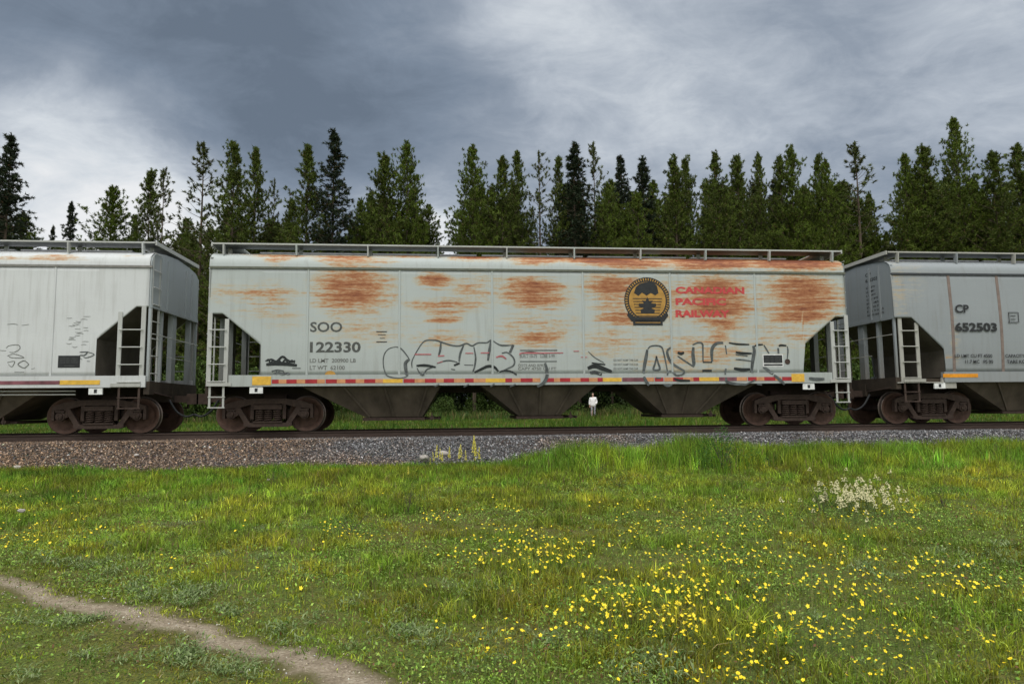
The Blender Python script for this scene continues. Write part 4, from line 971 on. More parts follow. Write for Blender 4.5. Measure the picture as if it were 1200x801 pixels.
while x < 52:
    Y = rt_.uniform(47.2, 49.5)
    if not (9.0 < x < 10.9): bush(SB, x, Y, rt_.uniform(.6, 1.35), rt_.uniform(.35, 1.15), 'low leafy green shrub at the foot of the forest edge', 'shrubs along the forest edge')
    x += rt_.uniform(.9, 2.4)
for px, Y, s, lab in ((222, 46, 1.5, 'leafy green shrub seen through the middle of the gap left of the centre car'), (248, 47, 1.3, 'leafy shrub seen between the rails of the left ladder of the rusty car'), (285, 46.5, 1.3, 'leafy shrub seen through the left corner opening of the rusty car'), (212, 47.5, 1.4, 'leafy shrub behind the end posts of the off white car'), (1006, 47, 1.5, 'leafy shrub seen in the gap between the rusty car and the grey car'), (1030, 46, 1.2, 'leafy shrub behind the end posts of the grey car'), (958, 47, 1.2, 'leafy shrub seen through the right corner opening of the rusty car')):
    bush(SB, onY(px, 440, Y)[0], Y, s, s*1.2, lab)

UB = [make_bush(s, 2.2, 1.6, 2600, .11, (.022, .04, .010), (.05, .075, .018)) for s in (31, 32)]
for Yr in (51.5, 55.0):
    x = -38.0
    while x < 60:
        bush(UB, x, Yr+rt_.uniform(-1, 1), rt_.uniform(1.0, 1.6), rt_.uniform(.8, 1.7), 'dark leafy undergrowth bush between the trunks inside the forest', 'undergrowth bushes inside the forest')
        x += rt_.uniform(1.6, 3.0)

# ------------------------------------------------------------------ grass
def grass_mesh(x, y, h, w, r, lean=.35, colA=(.05, .10, .012), colB=(.12, .18, .03), dry=.05, zf=hgt, cmod=None, tint=None):
    n = len(x); z = zf(x, y)-.01; a = r.uniform(0, 2*pi, n); ld = r.uniform(0, 2*pi, n); ll = np.abs(r.normal(0, lean, n))*h; h = h/np.sqrt(1+np.where(lean > 1.2, (ll/h)**2, 0))
    sx_, sy_ = np.cos(a)*w/2, np.sin(a)*w/2; lx, ly = np.cos(ld)*ll, np.sin(ld)*ll
    V = np.zeros((n, 5, 3)); V[:, 0] = np.stack([x-sx_, y-sy_, z], 1); V[:, 1] = np.stack([x+sx_, y+sy_, z], 1)
    V[:, 2] = np.stack([x+sx_*.8+lx*.35, y+sy_*.8+ly*.35, z+h*.58], 1); V[:, 3] = np.stack([x-sx_*.8+lx*.35, y-sy_*.8+ly*.35, z+h*.58], 1)
    V[:, 4] = np.stack([x+lx, y+ly, z+h*(1-.25*np.minimum(1, ll/h))], 1)
    b0 = np.arange(n)*5; Fq = np.stack([b0, b0+1, b0+2, b0+3, b0+3, b0+2, b0+4], 1).ravel(); sizes = np.tile([4, 3], n)
    wv = np.clip(r.normal(.45, .28, n), 0, 1)[:, None]; c = np.array(colA)*(1-wv)+np.array(colB)*wv
    if cmod is not None: c = c*cmod(x, y)
    d = r.random(n) < dry; c[d] = np.array([.20, .155, .065])*r.uniform(.6, 1.2, (d.sum(), 1))
    c = c*r.uniform(.75, 1.25, (n, 1))
    if tint is not None: c = c*tint[:, None]
    return V.reshape(-1, 3), Fq, sizes, np.repeat(c, 5, 0)
def tufts(n, k, ya, yb, r, spread, pw=1.0):
    cx_, cy_ = scatter(n, ya, yb, r, pw); sp = spread*r.uniform(.6, 1.5, n)
    x = np.repeat(cx_, k)+r.normal(0, 1, n*k)*np.repeat(sp, k); y = np.repeat(cy_, k)+r.normal(0, 1, n*k)*np.repeat(sp, k)
    return x, y, np.repeat(r.lognormal(0, .38, n), k), np.repeat(r.uniform(.6, 1.5, n), k), np.repeat(r.random(n), k)
def merge(parts):
    Vs, Fs, Ss, Cs = [], [], [], []; o = 0
    for V, Fq, sz, c in parts: Vs.append(V); Fs.append(Fq+o); Ss.append(sz); Cs.append(c); o += len(V)
    return np.concatenate(Vs), np.concatenate(Fs), np.concatenate(Ss), np.concatenate(Cs)
def scatter(n, ya, yb, r, pw=1.0, extra=1.2):
    y = ya+(yb-ya)*r.random(n)**pw
    cx = y*math.tan(YAW); hw_ = y*.78+extra
    return cx+r.uniform(-1, 1, n)*hw_, y
def tone(x, y):
    a = fbm(x*.7+4, y*.7+2, 3); b_ = fbm(x*1.7, y*1.7, 3); c_ = fbm(x*5, y*5, 2)
    k = .40+1.0*a+.35*(c_-.5); o = np.stack([k*(1+1.1*(b_-.45)), k, k*(1-.3*(b_-.5))], 1); return np.clip(o, .1, 2)
def edge_y(x): return 16.50-.45*sstep(-4.2, -6.0, x)+.30*sstep(-7.5, -9, x)+.35*sstep(0, 3.5, x)+1.3*(fbm(x*.9, x*0+3, 3)-.5)
parts = []
# short turf and meadow near the camera, in tufts
x, y, tn, th_, tr_ = tufts(15000, 16, 2.6, 11.5, rng, .035, 1.15)
pd, side = path_dist(x, y); cam_side = (side < 0)
nz = fbm(x*1.4, y*1.4, 3); pw_ = .09+.45*(fbm(x*2.3+70, y*2.3+3, 3)-.5)
keep = ((pd > pw_*rng.uniform(.6, 1.6, len(x))) | (rng.random(len(x)) < .14+.5*sstep(-2.7, -4.2, x)))
bare = sstep(.60, .70, fbm(x*1.1+33, y*1.1+12, 3)); keep &= rng.random(len(x)) > bare*.8
keep &= rng.random(len(x)) < np.where(cam_side, .9, .55+.6*sstep(.3, .6, nz))
x, y, tn, th_, cs, nz, pdk = [q[keep] for q in (x, y, tn, th_, cam_side, nz, pd)]
h = np.where(cs, .022, .032+.060*sstep(.35, .7, nz)*sstep(.25, 1.2, pdk))*rng.uniform(.5, 1.5, len(x))*th_*(1+.3*sstep(6, 11, y))
parts.append(grass_mesh(x, y, h, rng.uniform(.0035, .0075, len(x))*(1+.05*y), rng, .75, (.140, .210, .014), (.330, .405, .040), .09, cmod=tone, tint=tn))
# a thin mat of moss-short blades under them
x, y = scatter(150000, 2.6, 9.5, rng, 1.15); pd, side = path_dist(x, y); keep = (pd > .16)&(rng.random(len(x)) < np.where(side < 0, 1, .5)); x, y = x[keep], y[keep]
parts.append(grass_mesh(x, y, rng.uniform(.008, .022, len(x)), rng.uniform(.004, .008, len(x)), rng, .9, (.180, .195, .018), (.350, .340, .045), .18, cmod=tone))
# farther meadow
x, y, tn, th_, tr_ = tufts(15000, 14, 10.5, 16.6, rng, .055, .95)
keep = y < edge_y(x)+rng.normal(0, .12, len(x)); keep &= rng.random(len(x)) > .6*sstep(.60, .70, fbm(x*.9+33, y*.9+12, 3))
x, y, tn, th_ = [q[keep] for q in (x, y, tn, th_)]; nz = fbm(x*.9+3, y*.9+8, 3)
h = (.05+.07*sstep(.35, .7, nz)+.05*sstep(12, 14.5, y))*rng.uniform(.5, 1.4, len(x))*th_
parts.append(grass_mesh(x, y, h, rng.uniform(.008, .015, len(x)), rng, .55, (.140, .218, .015), (.330, .420, .042), .07, cmod=tone, tint=tn))
# tall bank by the ballast
x, y, tn, th_, tr_ = tufts(9000, 16, 13.4, 17.3, rng, .06, .8)
e_ = edge_y(x)+(tr_-.5)*.45; keep = (y < e_+rng.normal(0, .10, len(x)))&(tr_ < sstep(-2.8, -.8, y-e_)*.9+.15)
x, y, e_, tn, th_ = [q[keep] for q in (x, y, e_, tn, th_)]
tall = .19+.16*sstep(.5, 3, x)+.20*np.exp(-((x-3.2)/.8)**2)+.22*np.exp(-((x-5.6)/.7)**2)+.10*(fbm(x*1.2, y*.8, 2)-.5)
h = tall*rng.uniform(.45, 1.2, len(x))*(.55+.45*th_)
parts.append(grass_mesh(x, y, h, rng.uniform(.008, .016, len(x)), rng, .38, (.110, .220, .014), (.290, .430, .042), .06, cmod=tone, tint=tn))
# scattered taller stalks
x, y = scatter(9000, 3.2, 15.5, rng, .8); pd, side = path_dist(x, y); keep = (pd > .4)&((side > 0) | (rng.random(len(x)) < .15)); x, y = x[keep], y[keep]
parts.append(grass_mesh(x, y, rng.uniform(.10, .30, len(x)), rng.uniform(.002, .0035, len(x))*(1+.05*y), rng, .25, (.13, .18, .035), (.27, .30, .09), .35))
x, y = scatter(42000, 2.6, 12.0, rng, 1.1); pd, side = path_dist(x, y); keep = rng.random(len(x)) < np.where(side < 0, 1, np.where(pd < .6, .9, .45)); x, y = x[keep], y[keep]
parts.append(grass_mesh(x, y, rng.uniform(.015, .05, len(x)), rng.uniform(.0020, .0035, len(x))*(1+.06*y), rng, 1.6, (.30, .23, .12), (.48, .40, .24), .3))
V, Fq, sz, c = merge(parts)
tag(link('meadow_grass', np_mesh('meadow_grass', V, Fq, sz, [M['blade']], color=c)), 'green and brownish meadow grass covering the field in front of the track', 'grass', kind='stuff')
# beyond the track
r2 = np.random.default_rng(77)
y = 22.5+26*r2.random(90000)**1.0; x = r2.uniform(-1, 1, len(y))*(y*.80+2)+y*math.tan(YAW)
V, Fq, sz, c = grass_mesh(x, y, (.12+.06*sstep(34, 46, y)+.22*sstep(.5, .75, fbm(x*.35, y*.35, 3)))*r2.uniform(.5, 1.5, len(x)), r2.uniform(.02, .05, len(x)), r2, .35, (.055, .125, .012), (.150, .235, .030), .05, cmod=tone)
p1 = (V, Fq, sz, c)
y = r2.uniform(44, 52, 60000); x = r2.uniform(-36, 54, len(y)); keep = ~((x > 9.2)&(x < 10.6)&(y < 46.4)); x, y = x[keep], y[keep]
p2 = grass_mesh(x, y, (.35+.5*fbm(x*.5, y*.5, 3))*r2.uniform(.4, 1.3, len(x)), r2.uniform(.03, .07, len(x)), r2, .3, (.045, .09, .014), (.12, .17, .04), .12, cmod=tone)
V, Fq, sz, c = merge([p1, p2])
tag(link('far_grass', np_mesh('far_grass', V, Fq, sz, [M['blade']], color=c)), 'bright green grass between the track and the forest, seen under the cars', 'grass', kind='stuff')
# broad leaved ground cover: small flat leaves
def leaf_quads(x, y, z, s, r, asp=.55, tilt=.5):
    n = len(x); a = r.uniform(0, 2*pi, n); t1 = r.normal(0, tilt, n); t2 = r.normal(0, tilt, n)
    u = np.stack([np.cos(a)*np.cos(t1), np.sin(a)*np.cos(t1), np.sin(t1)], 1); v = np.stack([-np.sin(a)*np.cos(t2), np.cos(a)*np.cos(t2), np.sin(t2)], 1)
    c0 = np.stack([x, y, z], 1); s = s[:, None]
    return np.stack([c0-u*s, c0+v*s*asp, c0+u*s, c0-v*s*asp], 1)
x, y = scatter(260000, 2.6, 15.5, rng, 1.0); pd, side = path_dist(x, y)
dens = sstep(.42, .62, fbm(x*1.0+90, y*1.0+40, 3)); keep = (pd > .20)&(rng.random(len(x)) < .25+.75*dens)&((side > 0) | (rng.random(len(x)) < .25)); x, y = x[keep], y[keep]
V = leaf_quads(x, y, hgt(x, y)+rng.uniform(.005, .06, len(x)), rng.uniform(.005, .014, len(x))*(1+.04*y), rng, .6, .7)
w = rng.random(len(x))[:, None]; c = (np.array((.085, .175, .020))*(1-w)+np.array((.27, .38, .07))*w)*rng.lognormal(0, .35, (len(x), 1)); br = rng.random(len(x)) < .07; c[br] = (.17, .085, .04)
tag(link('ground_cover', np_mesh('ground_cover', V.reshape(-1, 3), np.arange(len(V)*4), np.full(len(V), 4), [M['leaf']], color=np.repeat(c, 4, 0))), 'low small leaved weeds woven through the meadow grass', 'ground cover', kind='stuff')
# grit and dry litter on the path
def pathz(x, y): return hgt(x, y)+.008
V, Fq, C_ = stones(22000, (-9, 1.5), (2.6, 9.4), pathz, .003, .009, 8, lambda x, y, r: np.clip(np.array([.38, .32, .24])*r.lognormal(0, .45, len(x))[:, None], .03, .6))
cx = V.reshape(-1, 6, 3).mean(1); pd, _ = path_dist(cx[:, 0], cx[:, 1]); kk = pd < .24+.16*(fbm(cx[:, 0]*3, cx[:, 1]*3, 2)-.5)*2
V = V.reshape(-1, 6, 3)[kk].reshape(-1, 3); C_ = C_.reshape(-1, 6, 3)[kk].reshape(-1, 3); nS = kk.sum()
fc = np.array([(0, 1, 4), (1, 2, 4), (2, 3, 4), (3, 0, 4), (1, 0, 5), (2, 1, 5), (3, 2, 5), (0, 3, 5)]); Fq = (fc[None]+6*np.arange(nS)[:, None, None]).reshape(-1)
tag(link('path_grit', np_mesh('path_grit', V, Fq, np.full(len(Fq)//3, 3), [M['stone']], color=C_)), 'fine pale grit lying on the trodden dirt path', 'grit', kind='stuff')

# silver leaved weeds
def make_weed(seed, n, R, L, colA, colB):
    r = np.random.default_rng(seed); V = []; Fq = []; C_ = []
    for q in range(n):
        bx, by = r.normal(0, R*.45, 2); a = r.uniform(0, 2*pi); el = r.uniform(.25, 1.2); l = L*r.uniform(.5, 1.2); w = l*r.uniform(.13, .22)
        bz = r.uniform(0, .05); d = np.array([cos(a)*cos(el), sin(a)*cos(el), sin(el)]); s_ = np.array([-sin(a), cos(a), 0])
        p0 = np.array([bx, by, bz]); p1 = p0+d*l*.5; d2 = np.array([cos(a)*cos(el-.5), sin(a)*cos(el-.5), sin(el-.5)]); p2 = p1+d2*l*.5
        o = len(V); V += [p0, p1-s_*w/2+np.array([0, 0, .15*w]), p1+s_*w/2+np.array([0, 0, .15*w]), p2, p1]; Fq += [(o, o+1, o+4), (o, o+4, o+2), (o+1, o+3, o+4), (o+4, o+3, o+2)]
        t = r.random(); c = (np.array(colA)*(1-t)+np.array(colB)*t)*r.uniform(.8, 1.2); C_ += [c]*5
    return np_mesh('leaves', np.array(V), np.array(Fq).ravel(), np.full(len(Fq), 3), [M['leaf']], color=np.array(C_))
WD = [make_weed(s, 60, .15, .062, (.080, .150, .025), (.27, .32, .15)) for s in (1, 2, 3, 4)]
WT = [make_weed(s, 30, .05, .06, (.080, .150, .03), (.27, .32, .15)) for s in (11, 12)]
wpos = []
def wc(px, py, sx_, sy_, n, s=1.0):
    for _ in range(n):
        a = onZ(px+rt_.normal(0, sx_), min(830, py+rt_.normal(0, sy_)), -.97)
        if path_dist(np.array(a[0]), np.array(a[1]))[0] > .18: wpos.append((a[0], a[1], s*rt_.uniform(.7, 1.3)))
for q in [(75, 718, 24, 7, 11, .85), (110, 722, 16, 6, 7, .8), (205, 700, 28, 9, 15, .9), (180, 690, 22, 5, 8, .8), (245, 705, 12, 7, 5, .9), (290, 720, 16, 8, 6, .9), (215, 765, 26, 9, 12, .85), (280, 785, 25, 9, 9, .8), (90, 668, 25, 7, 9, .9), (60, 660, 20, 6, 5), (100, 760, 14, 6, 4, .7), (45, 790, 20, 6, 3, .7),
          (220, 618, 40, 12, 10), (130, 655, 25, 12, 8), (20, 690, 12, 6, 3), (480, 720, 16, 10, 5), (500, 750, 15, 10, 4), (560, 745, 20, 14, 4, .7), (620, 745, 18, 8, 5, .8), (755, 785, 14, 8, 5), (775, 775, 10, 9, 4), (1120, 660, 12, 6, 4, 1.2), (1175, 650, 8, 8, 4, 1.2), (1125, 640, 16, 5, 4, 1.1),
          (1020, 665, 18, 8, 5, .9), (545, 690, 12, 6, 3), (160, 560, 30, 8, 3), (290, 590, 40, 10, 4), (330, 740, 25, 10, 5), (420, 720, 30, 18, 6, .7), (350, 640, 50, 20, 8, .7), (690, 710, 60, 40, 6, .6), (900, 720, 120, 40, 8, .6), (300, 655, 30, 10, 6, .8)]: wc(*q)
for i, (x, y, s) in enumerate(wpos):
    o = link('silver_weed', WD[i % 4] if s > .62 else WT[i % 2], None, (x, y, float(hgt(x, y)))); o.scale = (s, s, s); o.rotation_euler = (0, 0, rt_.uniform(0, 6.28))
    d_, sd__ = path_dist(np.array(x), np.array(y)); d_ = float(d_); near_side = float(sd__) < 0
    lab, grp = (('silvery green weed clump on the mossy turf at the bottom left, below the dirt path', 'weed clumps below the dirt path') if near_side else
                ('silvery green weed clump along the upper edge of the dirt path', 'weed clumps along the upper edge of the path') if d_ < 1.3 else
                ('silvery green weed clump in the left part of the meadow, away from the path', 'weed clumps in the left meadow') if x < .6 else
                ('silvery green weed clump among the yellow flowers of the right half of the meadow', 'weed clumps in the right meadow'))
    tag(o, lab, 'weed', grp)

# dark green leafy clumps with places of their own
for px, py, s, sz, lab in [(848, 556, .95, .80, 'tall dark green bushy clump by the ballast, left of the cream flowers'), (963, 590, .42, .42, 'dark rounded clump at the left foot of the cream flowers'), (1105, 584, .36, .36, 'small dark clump right of the cream flowers'),
                           (410, 617, .42, .30, 'low dark leafy clump at the left end of the yellow flowers'), (478, 592, .34, .55, 'dark leafy clump below the pale boulder and yellow spikes'), (500, 555, .35, .42, 'green leafy clump around the foot of the yellow spikes'),
                           (320, 568, .45, .35, 'broad low green clump on the bank left of the pale boulder'), (1165, 545, .45, .40, 'dark green clump at the top of the bank near the right edge'), (782, 548, .5, .5, 'green clump between the tall grass mound and the tall bushy clump'), (700, 560, .45, .35, 'darker clump under the tall grass mound'), (725, 568, .32, .3, 'small dark clump below and right of the tall grass mound')]:
    a = onZ(px, py, -.86); bush(DBm if s > .9 else DT, a[0], min(a[1], 16.2), s, sz, lab, None, 'leafy_clump', 'plant')

# ------------------------------------------------------------------ flowers
def flower_meshes(seed):
    r = np.random.default_rng(seed); m = MB(); R = .0113
    for k in range(5):
        a = 2*pi*k/5+r.uniform(-.1, .1); c0 = Vector((0, 0, 0)); d = Vector((cos(a), sin(a), 0)); s_ = Vector((-sin(a), cos(a), 0)); lift = r.uniform(.1, .45)
        m.add([c0, c0+d*R*.55-s_*R*.45+Vector((0, 0, R*lift*.5)), c0+d*R+Vector((0, 0, R*lift)), c0+d*R*.55+s_*R*.45+Vector((0, 0, R*lift*.5))], [(0, 1, 2, 3)])
    m.cyl((0, 0, .001), (0, 0, 1), R*.25, .004, 6)
    o = m.build('petals', M['petal']); pmesh = o.data; bpy.data.objects.remove(o)
    return pmesh
FP = [flower_meshes(s) for s in (1, 2, 3)]
m = MB(); m.tube([(0, 0, -.20), (.010, .004, -.10), (0, 0, 0)], .0016, 4); o = m.build('stem', M['stem']); FS = o.data; bpy.data.objects.remove(o)
clusters = [  # image x, y, spread x, spread y, count
 (25, 632, 18, 9, 26), (35, 605, 14, 10, 12), (45, 590, 12, 8, 8), (85, 583, 14, 5, 8), (20, 565, 12, 6, 5), (75, 615, 40, 12, 10), (15, 660, 14, 5, 5), (105, 622, 8, 5, 4),
 (405, 623, 16, 5, 20), (435, 627, 10, 4, 6), (508, 605, 8, 4, 14), (520, 615, 20, 7, 10), (385, 618, 6, 3, 6), (590, 593, 12, 5, 16), (575, 618, 14, 8, 14), (600, 625, 22, 8, 26), (625, 640, 20, 8, 40), (640, 650, 16, 7, 30), (660, 632, 20, 9, 22), (545, 650, 14, 6, 14), (615, 660, 18, 8, 14), (560, 640, 30, 15, 14), (680, 640, 14, 6, 10),
 (738, 600, 12, 8, 12), (735, 628, 12, 8, 16), (780, 610, 14, 12, 14), (705, 590, 8, 4, 4), (700, 675, 18, 8, 14), (715, 702, 24, 9, 38), (700, 715, 20, 10, 16), (760, 712, 18, 9, 22), (780, 690, 22, 14, 26), (775, 668, 16, 9, 16), (790, 655, 12, 8, 12), (680, 735, 22, 12, 10), (730, 735, 20, 9, 10),
 (590, 745, 14, 10, 9), (575, 765, 8, 5, 4), (530, 735, 16, 4, 3), (510, 785, 12, 8, 4), (840, 605, 30, 12, 22), (815, 602, 16, 6, 14), (885, 615, 28, 9, 30), (860, 650, 24, 8, 44), (835, 655, 16, 10, 16), (810, 685, 16, 14, 26), (815, 715, 16, 14, 30), (805, 730, 10, 8, 14), (880, 690, 40, 16, 30), (955, 675, 16, 10, 22), (965, 640, 24, 12, 14), (1000, 680, 12, 10, 16), (1010, 690, 16, 8, 14),
 (890, 755, 20, 14, 28), (950, 735, 20, 10, 24), (960, 740, 10, 6, 10), (865, 785, 22, 10, 26), (820, 790, 14, 9, 14), (925, 770, 30, 12, 16), (905, 735, 24, 10, 14), (990, 745, 14, 10, 14), (1010, 740, 14, 8, 14), (1050, 735, 14, 10, 18), (1060, 745, 10, 6, 12), (1040, 770, 18, 12, 12), (1030, 785, 12, 8, 8), (1110, 680, 16, 5, 16), (1115, 672, 20, 9, 12), (1140, 685, 16, 7, 10), (1165, 683, 16, 4, 14), (1100, 660, 8, 6, 8), (1140, 662, 8, 6, 6), (1155, 745, 12, 6, 8), (1185, 770, 10, 10, 6), (1190, 715, 6, 4, 2), (1075, 655, 14, 8, 10), (1020, 655, 20, 10, 12),
 (1045, 598, 22, 3, 12), (1020, 602, 14, 4, 8), (1070, 595, 6, 3, 6), (955, 597, 5, 3, 6), (995, 596, 4, 2, 3), (1040, 530, 14, 7, 12), (840, 588, 4, 3, 4), (745, 775, 20, 12, 6), (760, 750, 30, 20, 10), (1000, 715, 60, 30, 26), (900, 640, 80, 30, 26), (1060, 620, 60, 14, 10), (640, 700, 60, 30, 8), (270, 615, 30, 5, 6), (195, 658, 8, 5, 5), (305, 675, 30, 8, 3), (345, 690, 14, 8, 2), (210, 583, 8, 4, 3), (720, 690, 60, 20, 14)]
fl = []
for px, py, sx_, sy_, n in clusters:
    for _ in range(int(round(n*1.15))):
        kw = 1.0 if rt_.random() < .7 else 2.2; qx, qy = px+rt_.normal(0, sx_*kw), py+rt_.normal(0, sy_*kw)
        if qy > 815 or qx < -20 or qx > 1220 or qy < 522: continue
        hh = rt_.uniform(.05, .20) if qy > 600 else rt_.uniform(.1, .28)
        z = -.98+hh
        for _k in range(4):
            a = onZ(qx, qy, z); z = float(hgt(*a))+hh
        if path_dist(np.array(a[0]), np.array(a[1]))[0] > .38: fl.append((a[0], a[1], z, hh))
fl.sort(key=lambda q: q[1])
for i, (x, y, z, hh) in enumerate(fl[:300]):
    o = bpy.data.objects.new('yellow_flower', None); COL.objects.link(o); o.location = (x, y, z); o.empty_display_size = .02
    fx = x-y*math.tan(YAW)
    lab, grp = (('small yellow flower on a thin stem in the near meadow, left of the densest drift', 'near yellow flowers at the left') if fx < .8 else
                ('small yellow flower on a thin stem in the dense near drift right of the middle', 'near yellow flowers in the dense drift') if fx < 2.6 else
                ('small yellow flower on a thin stem in the near meadow toward the right edge', 'near yellow flowers at the right'))
    tag(o, lab, 'flower', grp)
    p = link('petals', FP[i % 3], o); s = rt_.uniform(.7, 1.3); p.scale = (s, s, s); p.rotation_euler = (rt_.normal(.25, .35), rt_.normal(0, .35), rt_.uniform(0, 6.28))
    q = link('stem', FS, o); q.scale = (1, 1, (hh+.01)/.20); q.rotation_euler = (0, 0, rt_.uniform(0, 6.28))
V = []; S_ = []; m = MB()
for x, y, z, hh in fl[300:]:
    R = .0132*rt_.uniform(.75, 1.25); tx, ty = rt_.normal(-.0, .35), rt_.normal(-.35, .35)
    for k in range(5):
        a = 2*pi*k/5+rt_.uniform(0, .3); pts = []
        for rr_, da, zz_ in ((0, 0, 0), (.7, -.55, .15), (1, 0, .3), (.7, .55, .15)):
            dx, dy = cos(a+da)*R*rr_, sin(a+da)*R*rr_; pts.append((x+dx, y+dy, z+dx*tx+dy*ty*-1+R*zz_))
        m.add(pts, [(0, 1, 2, 3)])
    m.bar((x, y, z-hh), (x, y, z), .0025, .0025, 1)
tag(m.build('yellow_flowers', [M['petal'], M['stem']]), 'scattered small yellow flowers in the farther part of the meadow', 'flowers', kind='stuff')

# cream flower stalks
def make_stalk(seed, H, n, R, mat, top):
    r = np.random.default_rng(seed); m = MB(); m.tube([(0, 0, 0), (.01, 0, H*.5), (0, .01, H)], .003, 4, 0)
    for k in range(6): a = r.uniform(0, 6.28); z = H*r.uniform(.1, .5); m.add([(0, 0, z), (cos(a)*.05-.008, sin(a)*.05, z+.03), (cos(a)*.08, sin(a)*.08, z+.02), (cos(a)*.05+.008, sin(a)*.05, z+.03)], [(0, 1, 2, 3)], 0)
    o = m.build('stem', M['stem']); sm = o.data; bpy.data.objects.remove(o)
    m = MB()
    for k in range(n):
        t = r.random(); z = H*(top+(1.04-top)*t); rr = R*(1-.75*t)*r.uniform(.6, 1.2); a = r.uniform(0, 6.28); c0 = (cos(a)*rr, sin(a)*rr, z); s = .011*(1-.4*t)*r.uniform(.7, 1.2)
        m.add([(c0[0]+dx*s, c0[1]+dy*s, c0[2]+dz*s) for dx, dy, dz in ((1, 0, 0), (0, 1, 0), (-1, 0, 0), (0, -1, 0), (0, 0, 1), (0, 0, -1))], [(0, 1, 4), (1, 2, 4), (2, 3, 4), (3, 0, 4), (1, 0, 5), (2, 1, 5), (3, 2, 5), (0, 3, 5)])
    o = m.build('florets', mat); fm = o.data; bpy.data.objects.remove(o); return sm, fm
CS = [make_stalk(s, .27, 20, .030, M['cream'], .80) for s in (1, 2, 3)]
YS = [make_stalk(s, .55, 80, .030, M['spike'], .55) for s in (7, 8)]
def stalk(protos, i, x, y, z, s, name, label, cat, group):
    o = empty(name, (x, y, z), label, cat, group); o.scale = (s, s, s); o.rotation_euler = (rt_.normal(0, .06), rt_.normal(0, .06), rt_.uniform(0, 6.28))
    sm, fm = protos[i % len(protos)]; link('stem', sm, o); link('florets', fm, o)
for i in range(150):
    px = rt_.normal(1000, 26) if i < 130 else rt_.uniform(940, 1056); py = rt_.normal(571+max(0, (px-1000))*.06, 6.5)
    if rt_.random() < .08: py -= rt_.uniform(5, 14)
    a = onZ(px, py, -.68); z = -.62-.38
    stalk(CS, i, a[0], a[1], float(hgt(*a)), rt_.uniform(.75, 1.1), 'cream_flower_stalk', 'cream flowered stalk in the dense pale patch below the right end of the centre car', 'flower', 'cream flower stalks in the pale patch')
for i, (px, pt, lab) in enumerate([(555, 510, 'tallest pale yellow flower spike, reaching in front of the rail'), (559, 516, None), (561.5, 524, None), (557, 528, None), (540.5, 520.5, None), (537.5, 524, None), (546.6, 527, None), (526, 523, None), (516, 525.5, None), (518.5, 529, None), (511, 521, None), (510, 529, None),
                                   (504, 536, 'low pale yellow spike at the left end of the group, by the pale boulder'), (479, 546, 'single pale yellow spike left of the pale boulder'), (414, 566, 'single yellow spike on the bank farthest to the left'), (473, 572, 'yellow spike in front of the dark leafy clump'), (494, 586, 'short yellow spike lowest of all on the slope')]):
    Y = 15.6 if pt < 545 else 13.6 if pt < 575 else 12.2
    x, zt = onY(px, pt, Y); gz = float(hgt(x, Y)); s = max(.35, (zt-gz)/.57)
    stalk(YS, i, x, Y, gz, s, 'yellow_flower_spike', lab or 'pale yellow flower spike in the group in front of the ballast', 'flower', 'yellow flower spikes by the ballast')

# boulders
def boulder(x, y, z, s, label, seed, mat):
    r = np.random.default_rng(seed); me = bpy.data.meshes.new('boulder'); b = __import__('bmesh').new(); __import__('bmesh').ops.create_icosphere(b, subdivisions=3, radius=1)
    ax = r.normal(size=(9, 3)); ax /= np.linalg.norm(ax, axis=1)[:, None]; cut = r.uniform(.62, .95, 9)
    for v in b.verts:
        p = np.array(v.co)
        for a, c_ in zip(ax, cut):
            k = p@a
            if k > c_: p = p-a*(k-c_)*.85
        v.co = p*(1+.05*float(fbm(np.array(p[0]*3+9), np.array(p[1]*3+p[2]*2+9), 2)))
    b.to_mesh(me); b.free(); me.materials.append(mat)
    o = link('boulder', me, None, (x, y, z)); o.scale = s; tag(o, label, 'boulder')
M['rock'] = plain('pale boulder', (.38, .345, .315), .9, 0, .35, 9, bump=.4)
for px, py, sz, lab, sd_ in [(520, 523, (.13, .10, .075), 'brownish grey boulder on the ballast behind the yellow spikes', 1), (497, 536, (.11, .09, .075), 'pale boulder at the foot of the ballast left of the yellow spikes', 2)]:
    Y = 16.75 if py < 530 else 16.35; x, z = onY(px, py, Y); boulder(x, Y, float(ballz(x, Y))+.02 if py < 530 else z, sz, lab, sd_, M['rock'])
for px, py, s, lab, sd_ in [(20, 548, .10, 'grey white rock in the grass at the left edge under the first car', 3), (25, 598, .05, 'small pale rock among the yellow flowers at the left', 4), (160, 533, .06, 'small white stone on the brown ballast', 5), (315, 562, .04, 'tiny white stone on the grassy bank', 6)]:
    a = onZ(px, py, -.80); Y = min(a[1], 16.3 if py > 540 else 16.8); x, z = onY(px, py, Y); boulder(x, Y, z, (s, s*.8, s*.6), lab, sd_, M['rock'])

# ------------------------------------------------------------------ person on the far side
def skinned(name, verts, edges, radii, mat, parent=None, root=0, sub=1):
    me = bpy.data.meshes.new(name); me.from_pydata(verts, edges, []); o = link(name, me, parent)
    sk = o.modifiers.new('skin', 'SKIN'); sk.use_smooth_shade = True
    for i, rd in enumerate(radii):
        sv = me.skin_vertices[0].data[i]; sv.radius = rd if isinstance(rd, tuple) else (rd, rd); sv.use_root = (i == root)
    ss = o.modifiers.new('sub', 'SUBSURF'); ss.levels = sub; ss.render_levels = sub
    dg = bpy.context.evaluated_depsgraph_get(); dg.update()
    m2 = bpy.data.meshes.new_from_object(o.evaluated_get(dg)); o.modifiers.clear(); o.data = m2; m2.name = name
    m2.materials.clear(); m2.materials.append(mat)
    for p in m2.polygons: p.use_smooth = True
    return o
M['skin'] = plain('skin', (.52, .33, .25), .55, 0, .05)
